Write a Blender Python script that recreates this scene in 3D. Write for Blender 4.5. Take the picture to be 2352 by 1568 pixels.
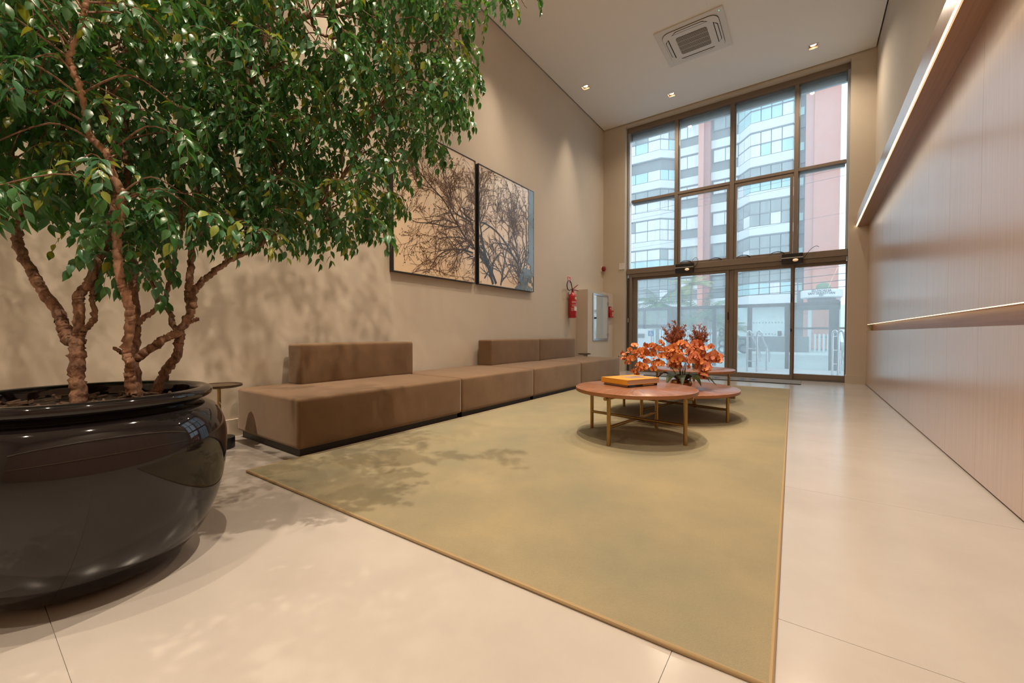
import bpy, bmesh, math, random
from mathutils import Vector, Matrix, Euler

for o in list(bpy.data.objects):
    bpy.data.objects.remove(o, do_unlink=True)
SC = bpy.context.scene
COL = SC.collection
R = math.radians

# ------------------------------------------------------------------ camera
cam_d = bpy.data.cameras.new('camera')
cam_d.sensor_width = 36.0
cam_d.lens = 936.0 / 2352.0 * 36.0
cam_d.clip_end = 400
cam = bpy.data.objects.new('camera', cam_d)
cam.location = (0, 0, 0.9)
cam.rotation_euler = (R(90 - 1.163), 0, R(35.918))
COL.objects.link(cam)
SC.camera = cam

# ------------------------------------------------------------------ sky, daylight, exposure
world = bpy.data.worlds.new('overcast_sky')
SC.world = world
world.use_nodes = True
bg = world.node_tree.nodes['Background']
bg.inputs[0].default_value = (0.74, 0.86, 0.95, 1)
bg.inputs[1].default_value = 2.1
SC.view_settings.view_transform = 'Standard'
SC.view_settings.look = 'None'
SC.view_settings.exposure = 0.30
SC.view_settings.gamma = 1.0
SC.view_settings.use_curve_mapping = False
SC.cycles.use_denoising = True
SC.cycles.max_bounces = 12
SC.cycles.diffuse_bounces = 6
SC.cycles.transparent_max_bounces = 24
SC.cycles.sample_clamp_indirect = 6.0
SC.cycles.caustics_reflective = False
SC.cycles.caustics_refractive = False
SPOT_W = 350.0
WARM = (1.0, 0.82, 0.62)

# ------------------------------------------------------------------ materials
MATS = {}
def mat(name, col, rough=0.5, metal=0.0, var=None, noise=8.0, stretch=(1, 1, 1), bump=0.0, bump_scale=60.0,
        coat=0.0, coat_rough=0.03, sheen=0.0, sheen_col=None, spec=0.5, emit=None, emit_w=0.0, detail=4.0, trans=0.0, sheen_rough=0.4):
    m = bpy.data.materials.new(name)
    m.use_nodes = True
    nt = m.node_tree
    b = nt.nodes['Principled BSDF']
    b.inputs['Base Color'].default_value = (*col, 1)
    b.inputs['Roughness'].default_value = rough
    b.inputs['Metallic'].default_value = metal
    b.inputs['Specular IOR Level'].default_value = spec
    b.inputs['Coat Weight'].default_value = coat
    b.inputs['Coat Roughness'].default_value = coat_rough
    if sheen:
        b.inputs['Sheen Weight'].default_value = sheen
        b.inputs['Sheen Roughness'].default_value = sheen_rough
        b.inputs['Sheen Tint'].default_value = (*(sheen_col or (1, 1, 1)), 1)
    if trans:
        b.inputs['Transmission Weight'].default_value = trans
    if emit:
        b.inputs['Emission Color'].default_value = (*emit, 1)
        b.inputs['Emission Strength'].default_value = emit_w
    if var or bump:
        tc = nt.nodes.new('ShaderNodeTexCoord')
        mp = nt.nodes.new('ShaderNodeMapping')
        mp.inputs['Scale'].default_value = stretch
        nt.links.new(tc.outputs['Object'], mp.inputs['Vector'])
    if var:
        n = nt.nodes.new('ShaderNodeTexNoise')
        n.inputs['Scale'].default_value = noise
        n.inputs['Detail'].default_value = detail
        n.inputs['Roughness'].default_value = 0.6
        nt.links.new(mp.outputs[0], n.inputs['Vector'])
        cr = nt.nodes.new('ShaderNodeValToRGB')
        cr.color_ramp.elements[0].position = 0.32
        cr.color_ramp.elements[1].position = 0.68
        cr.color_ramp.elements[0].color = (*var, 1)
        cr.color_ramp.elements[1].color = (*col, 1)
        nt.links.new(n.outputs['Fac'], cr.inputs['Fac'])
        nt.links.new(cr.outputs['Color'], b.inputs['Base Color'])
    if bump:
        n2 = nt.nodes.new('ShaderNodeTexNoise')
        n2.inputs['Scale'].default_value = bump_scale
        n2.inputs['Detail'].default_value = 4
        nt.links.new(mp.outputs[0], n2.inputs['Vector'])
        bp = nt.nodes.new('ShaderNodeBump')
        bp.inputs['Strength'].default_value = bump
        bp.inputs['Distance'].default_value = 0.01
        nt.links.new(n2.outputs['Fac'], bp.inputs['Height'])
        nt.links.new(bp.outputs['Normal'], b.inputs['Normal'])
    MATS[name] = m
    return m

def glass_mat(name, dust_haze, tint=(0.93, 0.97, 0.98), dust_haze_col=(0.85, 0.93, 0.97), refl=0.09, streaks=True):
    """clear pane with a film of rain and dust that scatters the light behind it"""
    m = bpy.data.materials.new(name)
    m.use_nodes = True
    nt = m.node_tree
    for n in list(nt.nodes):
        nt.nodes.remove(n)
    out = nt.nodes.new('ShaderNodeOutputMaterial')
    tr = nt.nodes.new('ShaderNodeBsdfTransparent'); tr.inputs[0].default_value = (*tint, 1)
    gl = nt.nodes.new('ShaderNodeBsdfGlossy'); gl.inputs['Roughness'].default_value = 0.02
    tl = nt.nodes.new('ShaderNodeBsdfTranslucent'); tl.inputs[0].default_value = (*dust_haze_col, 1)
    lw = nt.nodes.new('ShaderNodeFresnel'); lw.inputs[0].default_value = 1.45
    m1 = nt.nodes.new('ShaderNodeMixShader')
    mul = nt.nodes.new('ShaderNodeMath'); mul.operation = 'MULTIPLY_ADD'
    mul.inputs[1].default_value = 0.8; mul.inputs[2].default_value = refl * 0.3
    nt.links.new(lw.outputs[0], mul.inputs[0])
    nt.links.new(mul.outputs[0], m1.inputs[0])
    nt.links.new(tr.outputs[0], m1.inputs[1]); nt.links.new(gl.outputs[0], m1.inputs[2])
    m2 = nt.nodes.new('ShaderNodeMixShader')
    tc = nt.nodes.new('ShaderNodeTexCoord')
    mp = nt.nodes.new('ShaderNodeMapping'); mp.inputs['Scale'].default_value = (7, 7, 7)
    n = nt.nodes.new('ShaderNodeTexNoise'); n.inputs['Scale'].default_value = 1.0; n.inputs['Detail'].default_value = 5
    nt.links.new(tc.outputs['Object'], mp.inputs[0]); nt.links.new(mp.outputs[0], n.inputs['Vector'])
    mr = nt.nodes.new('ShaderNodeMapRange')
    mr.inputs['From Min'].default_value = 0.3; mr.inputs['From Max'].default_value = 0.7
    mr.inputs['To Min'].default_value = dust_haze * 0.9; mr.inputs['To Max'].default_value = dust_haze * 1.1
    nt.links.new(n.outputs['Fac'], mr.inputs['Value'])
    nt.links.new(mr.outputs[0], m2.inputs[0])
    nt.links.new(m1.outputs[0], m2.inputs[1]); nt.links.new(tl.outputs[0], m2.inputs[2])
    nt.links.new(m2.outputs[0], out.inputs[0])
    MATS[name] = m
    return m

def leaf_mat(name, col, col2, rough=0.30, trans=0.22):
    m = mat(name, col, rough, var=col2, noise=9.0, detail=2.0, spec=0.6)
    nt = m.node_tree
    b = nt.nodes['Principled BSDF']
    out = [n for n in nt.nodes if n.type == 'OUTPUT_MATERIAL'][0]
    tl = nt.nodes.new('ShaderNodeBsdfTranslucent')
    tl.inputs[0].default_value = (col[0] * 1.8, col[1] * 1.6, col[2] * 0.6, 1)
    mx = nt.nodes.new('ShaderNodeMixShader'); mx.inputs[0].default_value = trans
    nt.links.new(b.outputs[0], mx.inputs[1]); nt.links.new(tl.outputs[0], mx.inputs[2])
    nt.links.new(mx.outputs[0], out.inputs[0])
    return m

mat('wall', (0.585, 0.515, 0.425), 0.75, var=(0.56, 0.49, 0.40), noise=1.2, bump=0.05, bump_scale=220)
mat('ceiling', (0.85, 0.845, 0.83), 0.85)
mat('tile', (0.455, 0.42, 0.39), 0.20, var=(0.40, 0.365, 0.335), noise=1.6, detail=6, bump=0.015, bump_scale=40)
mat('grout', (0.52, 0.47, 0.41), 0.8)
mat('skirting', (0.56, 0.49, 0.40), 0.6)
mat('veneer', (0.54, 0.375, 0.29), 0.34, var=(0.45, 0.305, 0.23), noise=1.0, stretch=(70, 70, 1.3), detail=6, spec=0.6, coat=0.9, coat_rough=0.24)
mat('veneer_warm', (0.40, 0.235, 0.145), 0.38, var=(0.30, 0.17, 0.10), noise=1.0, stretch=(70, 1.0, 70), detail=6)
mat('frame_brown', (0.21, 0.165, 0.13), 0.4)
mat('frame_dark', (0.08, 0.065, 0.055), 0.45)
mat('frame_grey', (0.42, 0.45, 0.47), 0.4, metal=0.3)
mat('velvet', (0.185, 0.110, 0.060), 0.85, var=(0.145, 0.085, 0.045), noise=3.0, stretch=(1, 1, 1), detail=5, sheen=0.55,
    sheen_col=(0.85, 0.75, 0.66), bump=0.06, bump_scale=300, spec=0.2)
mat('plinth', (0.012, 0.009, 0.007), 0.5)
mat('rug', (0.335, 0.277, 0.168), 0.95, var=(0.24, 0.218, 0.148), noise=1.3, detail=5, bump=0.6, bump_scale=260, sheen=0.25,
    sheen_col=(0.8, 0.85, 0.7), spec=0.1)
mat('rug_binding', (0.33, 0.235, 0.12), 0.8)
mat('brass', (0.36, 0.235, 0.085), 0.38, metal=0.9)
mat('bronze', (0.10, 0.065, 0.04), 0.4, metal=0.5)
mat('black', (0.012, 0.012, 0.013), 0.4)
mat('black_gloss', (0.009, 0.007, 0.008), 0.045, spec=0.5)
mat('soil', (0.045, 0.028, 0.018), 0.95, var=(0.02, 0.012, 0.008), noise=30, bump=0.8, bump_scale=60)
mat('chip', (0.12, 0.075, 0.05), 0.9)
mat('bark', (0.36, 0.20, 0.125), 0.75, var=(0.085, 0.042, 0.026), noise=42, stretch=(1, 1, 0.5), bump=1.0, bump_scale=70, detail=6)
mat('bark_pale', (0.52, 0.31, 0.20), 0.7, var=(0.20, 0.10, 0.06), noise=32, stretch=(1, 1, 0.4), bump=0.5, bump_scale=70, detail=6)
leaf_mat('leaf_green', (0.065, 0.200, 0.055), (0.036, 0.125, 0.040))
leaf_mat('leaf_blue', (0.075, 0.230, 0.115), (0.045, 0.150, 0.075))
leaf_mat('leaf_yellow', (0.30, 0.34, 0.055), (0.16, 0.25, 0.05))
mat('white_plastic', (0.74, 0.71, 0.68), 0.45)
mat('ac_white', (0.70, 0.68, 0.65), 0.5)
mat('dark_void', (0.02, 0.017, 0.015), 0.9)
mat('grille', (0.48, 0.44, 0.39), 0.6)
mat('lamp_cup', (0.80, 0.62, 0.42), 0.5)
mat('lamp_glow', (1, 0.9, 0.75), 0.5, emit=(1.0, 0.82, 0.58), emit_w=9.0)
mat('lens_glow', (1, 0.9, 0.75), 0.5, emit=(1.0, 0.55, 0.25), emit_w=0.35)  # faint emission put into the sensor lens, which is no lamp
mat('led', (1, 0.9, 0.75), 0.5, emit=(1.0, 0.80, 0.52), emit_w=5.0)
mat('led_thin', (1, 0.9, 0.75), 0.5, emit=(1.0, 0.66, 0.30), emit_w=4.5)
mat('green_dot', (0, 0.6, 0.2), 0.5, emit=(0.1, 0.9, 0.35), emit_w=1.2)
mat('red', (0.42, 0.008, 0.012), 0.3, coat=0.3)
mat('red_dark', (0.22, 0.006, 0.008), 0.35)
mat('sign_red', (0.55, 0.07, 0.06), 0.5)
mat('sign_white', (0.75, 0.72, 0.68), 0.5)
mat('label_cream', (0.62, 0.52, 0.32), 0.6)
mat('chrome', (0.62, 0.64, 0.66), 0.18, metal=1.0)
mat('steel', (0.52, 0.53, 0.54), 0.3, metal=0.9)
mat('cabinet_glass', (0.55, 0.62, 0.64), 0.06, spec=1.0, coat=0.8)
mat('book_yellow', (0.62, 0.27, 0.02), 0.45)
mat('pages', (0.58, 0.43, 0.33), 0.8, var=(0.46, 0.33, 0.25), noise=1.0, stretch=(2, 2, 600))
mat('book_black', (0.012, 0.012, 0.014), 0.4)
mat('book_blue', (0.02, 0.13, 0.33), 0.4)
mat('cover_print', (0.12, 0.11, 0.12), 0.4, var=(0.45, 0.30, 0.26), noise=14)
mat('cover_light', (0.55, 0.50, 0.25), 0.5)
mat('gold_bowl', (0.55, 0.32, 0.16), 0.22, metal=0.9)
mat('orchid_leaf', (0.010, 0.018, 0.006), 0.42, var=(0.035, 0.040, 0.010), noise=6, spec=0.15)
mat('orchid_stem', (0.10, 0.075, 0.03), 0.6)
mat('petal', (0.66, 0.25, 0.055), 0.5, var=(0.54, 0.15, 0.03), noise=18, detail=2, sheen=0.2)
mat('petal_pink', (0.74, 0.31, 0.15), 0.5, var=(0.64, 0.18, 0.08), noise=18, detail=2, sheen=0.2)
mat('petal_rim', (0.45, 0.09, 0.035), 0.5)
mat('lip', (0.28, 0.012, 0.012), 0.5)
mat('dried', (0.36, 0.105, 0.045), 0.8, var=(0.24, 0.06, 0.028), noise=30)
mat('mat_grey', (0.23, 0.215, 0.20), 0.9, var=(0.19, 0.18, 0.17), noise=60, bump=0.4, bump_scale=300)
mat('mat_blue', (0.07, 0.11, 0.20), 0.9)
# exterior
mat('x_white', (0.72, 0.75, 0.77), 0.7)
mat('x_grey', (0.235, 0.245, 0.255), 0.85, var=(0.19, 0.20, 0.21), noise=1.5, stretch=(3, 3, 0.4))
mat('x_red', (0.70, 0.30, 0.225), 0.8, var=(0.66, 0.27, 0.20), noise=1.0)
mat('x_red_shaded', (0.44, 0.17, 0.135), 0.85, var=(0.40, 0.15, 0.12), noise=1.0)
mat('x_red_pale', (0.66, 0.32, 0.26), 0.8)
mat('x_frame', (0.15, 0.17, 0.19), 0.6)
mat('x_curtain', (0.86, 0.87, 0.88), 0.5, var=(0.66, 0.68, 0.71), noise=1.0, stretch=(9, 9, 0.3), coat=0.5)
mat('x_blind', (0.82, 0.78, 0.72), 0.6, coat=0.4)
mat('x_aqua', (0.46, 0.70, 0.72), 0.25, var=(0.38, 0.62, 0.65), noise=1.0, stretch=(5, 5, 0.4), coat=0.5)
mat('x_dim', (0.20, 0.24, 0.25), 0.25, var=(0.30, 0.34, 0.34), noise=0.8, stretch=(3, 3, 0.5), coat=0.6)
mat('x_granite', (0.20, 0.19, 0.20), 0.5, var=(0.07, 0.07, 0.08), noise=28)
mat('x_paving', (0.60, 0.62, 0.63), 0.6, var=(0.54, 0.56, 0.57), noise=2.0)
mat('x_road', (0.36, 0.38, 0.39), 0.8)
mat('x_post', (0.13, 0.14, 0.15), 0.5, metal=0.3)
mat('x_digit', (0.08, 0.13, 0.14), 0.5)
mat('x_blue', (0.04, 0.23, 0.50), 0.5)
mat('x_letter', (0.06, 0.07, 0.08), 0.5)
mat('x_wire', (0.04, 0.045, 0.05), 0.7)
mat('x_leaf', (0.16, 0.25, 0.12), 0.6, var=(0.10, 0.17, 0.08), noise=3)
mat('x_leaf_pale', (0.36, 0.38, 0.14), 0.6, var=(0.24, 0.29, 0.12), noise=3)
mat('x_trunk', (0.20, 0.17, 0.14), 0.9)
glass_mat('pane_upper', 0.22)  # this film also stands in for haze in the outside air
glass_mat('pane_door', 0.21)
glass_mat('fence_glass', 0.08, tint=(0.88, 0.95, 0.94))
glass_mat('vase_glass', 0.05, tint=(0.70, 0.84, 0.72))

def table_mat():
    """sunburst-matched walnut veneer: grain runs out from the centre in wedges"""
    m = mat('walnut', (0.33, 0.145, 0.075), 0.27, spec=0.6)
    nt = m.node_tree  # darker red stands in for the column's shaded side face
    b = nt.nodes['Principled BSDF']
    tc = nt.nodes.new('ShaderNodeTexCoord')
    sep = nt.nodes.new('ShaderNodeSeparateXYZ')
    at2 = nt.nodes.new('ShaderNodeMath'); at2.operation = 'ARCTAN2'
    nt.links.new(tc.outputs['Object'], sep.inputs[0])
    nt.links.new(sep.outputs['Y'], at2.inputs[0]); nt.links.new(sep.outputs['X'], at2.inputs[1])
    pp = nt.nodes.new('ShaderNodeMath'); pp.operation = 'PINGPONG'; pp.inputs[1].default_value = math.pi / 8
    nt.links.new(at2.outputs[0], pp.inputs[0])
    ln = nt.nodes.new('ShaderNodeVectorMath'); ln.operation = 'LENGTH'
    nt.links.new(tc.outputs['Object'], ln.inputs[0])
    cb = nt.nodes.new('ShaderNodeCombineXYZ')
    m1 = nt.nodes.new('ShaderNodeMath'); m1.operation = 'MULTIPLY'; m1.inputs[1].default_value = 26
    m2 = nt.nodes.new('ShaderNodeMath'); m2.operation = 'MULTIPLY'; m2.inputs[1].default_value = 5
    nt.links.new(pp.outputs[0], m1.inputs[0]); nt.links.new(ln.outputs['Value'], m2.inputs[0])
    nt.links.new(m1.outputs[0], cb.inputs[0]); nt.links.new(m2.outputs[0], cb.inputs[1])
    n = nt.nodes.new('ShaderNodeTexNoise'); n.inputs['Scale'].default_value = 1.0; n.inputs['Detail'].default_value = 5
    nt.links.new(cb.outputs[0], n.inputs['Vector'])
    cr = nt.nodes.new('ShaderNodeValToRGB')
    cr.color_ramp.elements[0].position = 0.33; cr.color_ramp.elements[0].color = (0.15, 0.058, 0.030, 1)
    cr.color_ramp.elements[1].position = 0.66; cr.color_ramp.elements[1].color = (0.32, 0.135, 0.070, 1)
    nt.links.new(n.outputs['Fac'], cr.inputs['Fac']); nt.links.new(cr.outputs[0], b.inputs['Base Color'])
table_mat()

def print_mat():
    """sepia dusk sky of the photographic prints"""
    m = mat('print_sky', (0.7, 0.5, 0.35), 0.25, coat=0.9, spec=0.5)
    nt = m.node_tree
    b = nt.nodes['Principled BSDF']
    tc = nt.nodes.new('ShaderNodeTexCoord')
    sep = nt.nodes.new('ShaderNodeSeparateXYZ')
    nt.links.new(tc.outputs['Object'], sep.inputs[0])
    n = nt.nodes.new('ShaderNodeTexNoise'); n.inputs['Scale'].default_value = 1.2
    nt.links.new(tc.outputs['Object'], n.inputs['Vector'])
    ad = nt.nodes.new('ShaderNodeMath'); ad.operation = 'MULTIPLY_ADD'; ad.inputs[1].default_value = 0.45
    nt.links.new(sep.outputs['Z'], ad.inputs[0])
    sb = nt.nodes.new('ShaderNodeMath'); sb.operation = 'MULTIPLY_ADD'; sb.inputs[1].default_value = 0.5; sb.inputs[2].default_value = -0.15
    nt.links.new(n.outputs['Fac'], sb.inputs[0]); nt.links.new(sb.outputs[0], ad.inputs[2])
    cr = nt.nodes.new('ShaderNodeValToRGB')
    cr.color_ramp.elements[0].position = 0.05; cr.color_ramp.elements[0].color = (0.84, 0.61, 0.38, 1)
    cr.color_ramp.elements[1].position = 0.85; cr.color_ramp.elements[1].color = (0.85, 0.74, 0.62, 1)
    nt.links.new(ad.outputs[0], cr.inputs['Fac']); nt.links.new(cr.outputs[0], b.inputs['Base Color'])
print_mat()
mat('print_branch', (0.022, 0.014, 0.010), 0.3, coat=0.6, spec=0.3)
mat('print_twig', (0.11, 0.055, 0.026), 0.3, coat=0.6, spec=0.3)
mat('print_mass', (0.10, 0.125, 0.13), 0.25, coat=1.0)  # blue-grey lift in the colour stands in for a window reflection
mat('walnut_edge', (0.30, 0.125, 0.048), 0.35, var=(0.22, 0.088, 0.034), noise=6, stretch=(1, 1, 12))
for k in ('print_sky', 'print_branch', 'print_twig', 'print_mass'):
    MATS[k].node_tree.nodes['Principled BSDF'].inputs['Coat IOR'].default_value = 1.6
    MATS[k].node_tree.nodes['Principled BSDF'].inputs['Coat Roughness'].default_value = 0.2

# ------------------------------------------------------------------ mesh helpers
class MB:
    def __init__(self):
        self.v = []; self.f = []; self.mi = []; self.cur = 0
    def face(self, idx):
        self.f.append(idx); self.mi.append(self.cur)
    def box(self, x0, x1, y0, y1, z0, z1):
        b = len(self.v)
        self.v += [(x0, y0, z0), (x1, y0, z0), (x1, y1, z0), (x0, y1, z0), (x0, y0, z1), (x1, y0, z1), (x1, y1, z1), (x0, y1, z1)]
        for q in ((0, 3, 2, 1), (4, 5, 6, 7), (0, 1, 5, 4), (1, 2, 6, 5), (2, 3, 7, 6), (3, 0, 4, 7)):
            self.face([b + i for i in q])
        return self
    def tube(self, pts, rad, seg=10, cap=True):
        pts = [Vector(p) for p in pts]
        if not hasattr(rad, '__len__'):
            rad = [rad] * len(pts)
        b = len(self.v); n = len(pts)
        t0 = (pts[1] - pts[0]).normalized()
        a = t0.orthogonal().normalized()
        for i, p in enumerate(pts):
            t = (pts[min(i + 1, n - 1)] - pts[max(i - 1, 0)])
            t = t.normalized() if t.length > 1e-9 else t0
            a = (a - t * a.dot(t))
            a = a.normalized() if a.length > 1e-6 else t.orthogonal().normalized()
            c = t.cross(a)
            for k in range(seg):
                th = 2 * math.pi * k / seg
                self.v.append(tuple(p + (a * math.cos(th) + c * math.sin(th)) * rad[i]))
        for i in range(n - 1):
            for k in range(seg):
                k2 = (k + 1) % seg
                self.face([b + i * seg + k, b + i * seg + k2, b + (i + 1) * seg + k2, b + (i + 1) * seg + k])
        if cap:
            self.face([b + k for k in range(seg)][::-1])
            self.face([b + (n - 1) * seg + k for k in range(seg)])
        return self
    def lathe(self, prof, seg=48, c=(0, 0), closed=False):
        b = len(self.v); n = len(prof)
        for r, z in prof:
            for k in range(seg):
                th = 2 * math.pi * k / seg
                self.v.append((c[0] + r * math.cos(th), c[1] + r * math.sin(th), z))
        for i in range(n - 1):
            for k in range(seg):
                k2 = (k + 1) % seg
                self.face([b + i * seg + k, b + i * seg + k2, b + (i + 1) * seg + k2, b + (i + 1) * seg + k])
        if not closed:
            if prof[0][0] > 1e-5: self.face([b + k for k in range(seg)][::-1])
            if prof[-1][0] > 1e-5: self.face([b + (n - 1) * seg + k for k in range(seg)])
        return self
    def prism(self, poly, z0, z1):
        """poly counter-clockwise in x,y"""
        b = len(self.v); n = len(poly)
        self.v += [(x, y, z0) for x, y in poly] + [(x, y, z1) for x, y in poly]
        self.face([b + i for i in range(n)][::-1]); self.face([b + n + i for i in range(n)])
        for i in range(n):
            j = (i + 1) % n
            self.face([b + i, b + j, b + n + j, b + n + i])
        return self
    def ball(self, c, r, seg=12, rings=8, sz=1.0):
        prof = [(max(r * math.sin(math.pi * i / rings), 1e-4), c[2] - r * sz * math.cos(math.pi * i / rings)) for i in range(rings + 1)]
        return self.lathe(prof, seg, (c[0], c[1]))
    def build(self, name, mats, parent=None, loc=(0, 0, 0), rot=None, bevel=0.0, bseg=2, smooth=False, weld=False, angle=40):
        me = bpy.data.meshes.new(name)
        me.from_pydata(self.v, [], self.f)
        if not isinstance(mats, (list, tuple)):
            mats = [mats]
        for mm in mats:
            me.materials.append(MATS[mm])
        if len(mats) > 1:
            me.polygons.foreach_set('material_index', self.mi)
        bm = bmesh.new(); bm.from_mesh(me)
        if weld:
            bmesh.ops.remove_doubles(bm, verts=bm.verts, dist=1e-5)
        bmesh.ops.recalc_face_normals(bm, faces=bm.faces)
        if bevel:
            bmesh.ops.bevel(bm, geom=[e for e in bm.edges if len(e.link_faces) == 2 and e.calc_face_angle(0) > 0.5],
                            offset=bevel, segments=bseg, profile=0.5, affect='EDGES', clamp_overlap=True)
        if smooth:
            for f in bm.faces: f.smooth = True
            for e in bm.edges:
                if len(e.link_faces) == 2 and e.calc_face_angle(0) > R(angle):
                    e.smooth = False
        bm.to_mesh(me); bm.free()
        return link(name, me, parent, loc, rot)

def link(name, data, parent=None, loc=(0, 0, 0), rot=None):
    o = bpy.data.objects.new(name, data)
    COL.objects.link(o)
    o.location = loc
    if rot: o.rotation_euler = rot
    if parent: o.parent = parent
    return o

def tag(o, label=None, cat=None, group=None, kind=None):
    if label: o['label'] = label
    if cat: o['category'] = cat
    if group: o['group'] = group
    if kind: o['kind'] = kind
    return o

def thing(name, label, cat, loc=(0, 0, 0), rz=0.0, group=None, kind=None):
    o = bpy.data.objects.new(name, None)
    o.empty_display_size = 0.1
    COL.objects.link(o)
    o.location = loc; o.rotation_euler = (0, 0, rz)
    return tag(o, label, cat, group, kind)

def copy_tree(o, parent=None):
    c = o.copy(); COL.objects.link(c); c.parent = parent
    for ch in list(o.children):
        copy_tree(ch, c)
    return c

def catmull(pts, n=6):
    P = [Vector(p) for p in pts]
    out = []
    for i in range(len(P) - 1):
        p0 = P[max(i - 1, 0)]; p1 = P[i]; p2 = P[i + 1]; p3 = P[min(i + 2, len(P) - 1)]
        for k in range(n):
            t = k / n
            out.append(0.5 * ((2 * p1) + (p2 - p0) * t + (2 * p0 - 5 * p1 + 4 * p2 - p3) * t * t + (3 * p1 - p0 - 3 * p2 + p3) * t ** 3))
    out.append(P[-1].copy())
    return out

def text_obj(name, body, size, m, parent, loc, rot, depth=0.004, mirror=False, align='CENTER'):
    cu = bpy.data.curves.new(name, 'FONT')
    cu.body = body; cu.size = size; cu.extrude = depth
    cu.align_x = align; cu.align_y = 'CENTER'
    tmp = bpy.data.objects.new('tmp_text', cu); COL.objects.link(tmp)
    dg = bpy.context.evaluated_depsgraph_get()
    me = bpy.data.meshes.new_from_object(tmp.evaluated_get(dg))
    bpy.data.objects.remove(tmp, do_unlink=True)
    bpy.data.curves.remove(cu)
    if mirror:
        for v in me.vertices: v.co.x = -v.co.x
        me.flip_normals()
    me.materials.clear(); me.materials.append(MATS[m])
    return link(name, me, parent, loc, rot)

# ------------------------------------------------------------------ room shell
XL, XR, YB, YF, CZ = -4.06, 0.915, 9.40, -4.0, 5.80
def struct(o, label, cat):
    return tag(o, label, cat, kind='structure')

floor = struct(MB().box(XL - 0.2, XR + 0.3, YF - 0.2, 9.78, -0.12, -0.006).build('floor', 'grout'),
               'pale porcelain tile floor of the lobby', 'floor')
xs = [XL, -3.0, -0.3, XR]
ys = [YF] + [0.17 + 1.35 * k for k in range(-3, 7)] + [9.76]
for i in range(len(xs) - 1):
    for j in range(len(ys) - 1):
        MB().box(xs[i] + 0.0008, xs[i + 1] - 0.0008, ys[j] + 0.0008, ys[j + 1] - 0.0008, -0.012, 0.0).build('tile', 'tile', floor)

wl = struct(MB().box(XL - 0.25, XL, YF - 0.2, 9.78, 0, 6.2).build('wall_left', 'wall'), 'beige painted long wall behind the sofas', 'wall')
struct(MB().box(XR, XR + 0.3, YF - 0.2, 9.78, 0, 6.2).build('wall_right', 'wall'), 'beige wall above the wood panelling', 'wall')
wb = MB()
wb.box(XL - 0.25, -3.52, YB, 9.78, 0, 6.2).box(0.575, XR + 0.3, YB, 9.78, 0, 6.2).box(-3.52, 0.575, YB, 9.78, 5.745, 6.2)
struct(wb.build('wall_back', 'wall'), 'beige wall framing the tall entrance glazing', 'wall')
struct(MB().box(XL - 0.25, XR + 0.3, YF - 0.25, YF, 0, 6.2).build('wall_front', 'wall'), 'beige wall closing the lobby behind the viewer', 'wall')

# ceiling with real openings for the downlights and the cassette
LAMPS = [(-3.63, 4.98), (-3.64, 7.53), (-2.32, 8.80), (0.025, 8.75),
         (-3.63, 2.43), (-3.63, -0.12), (-1.75, 3.55), (-0.75, 4.75), (-1.3, 2.3), (-2.0, 5.4), (-2.5, -1.0), (-0.3, 0.2), (-1.5, -2.4)]  # unseen downlights: some follow cast shadows, others added for fill light
VIS = 4
HS = 0.062
holes = [(x - HS, x + HS, y - HS, y + HS) for x, y in LAMPS]
AC = (-2.11, -1.07, 6.85, 7.86)
gx = sorted({XL + 0.018, XR - 0.018, *[h[0] for h in holes], *[h[1] for h in holes]})
gy = sorted({YF, YB - 0.018, *[h[2] for h in holes], *[h[3] for h in holes]})
cb = MB()
idx = {}
def vid(x, y):
    k = (x, y)
    if k not in idx:
        idx[k] = len(cb.v); cb.v.append((x, y, CZ))
    return idx[k]
for i in range(len(gx) - 1):
    for j in range(len(gy) - 1):
        mx, my = (gx[i] + gx[i + 1]) / 2, (gy[j] + gy[j + 1]) / 2
        if any(h[0] < mx < h[1] and h[2] < my < h[3] for h in holes): continue
        cb.face([vid(gx[i], gy[j]), vid(gx[i], gy[j + 1]), vid(gx[i + 1], gy[j + 1]), vid(gx[i + 1], gy[j])])
cb.box(XL - 0.25, XR + 0.3, YF - 0.25, 9.78, 6.2, 6.45)
struct(cb.build('ceiling', 'ceiling'), 'smooth white plasterboard ceiling', 'ceiling')

for s, (x0, x1, y0, y1) in {'left': (XL, XL + 0.016, YF, YB)}.items():
    struct(MB().box(x0, x1, y0, y1, 0, 0.15).build('baseboard_' + s, 'skirting', bevel=0.002), 'beige skirting along the sofa wall', 'baseboard')
struct(MB().box(XL, -3.50, YB - 0.016, YB, 0, 0.15).box(-3.52, -3.504, YB, 9.53, 0, 0.15).build('baseboard_back', 'skirting'),
       'beige skirting left of the entrance doors', 'baseboard')
struct(MB().box(0.555, 0.838, YB - 0.016, YB, 0, 0.15).box(0.559, 0.575, YB, 9.53, 0, 0.15).build('baseboard_right', 'skirting'),
       'beige skirting beside the wood panelling', 'baseboard')

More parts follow.
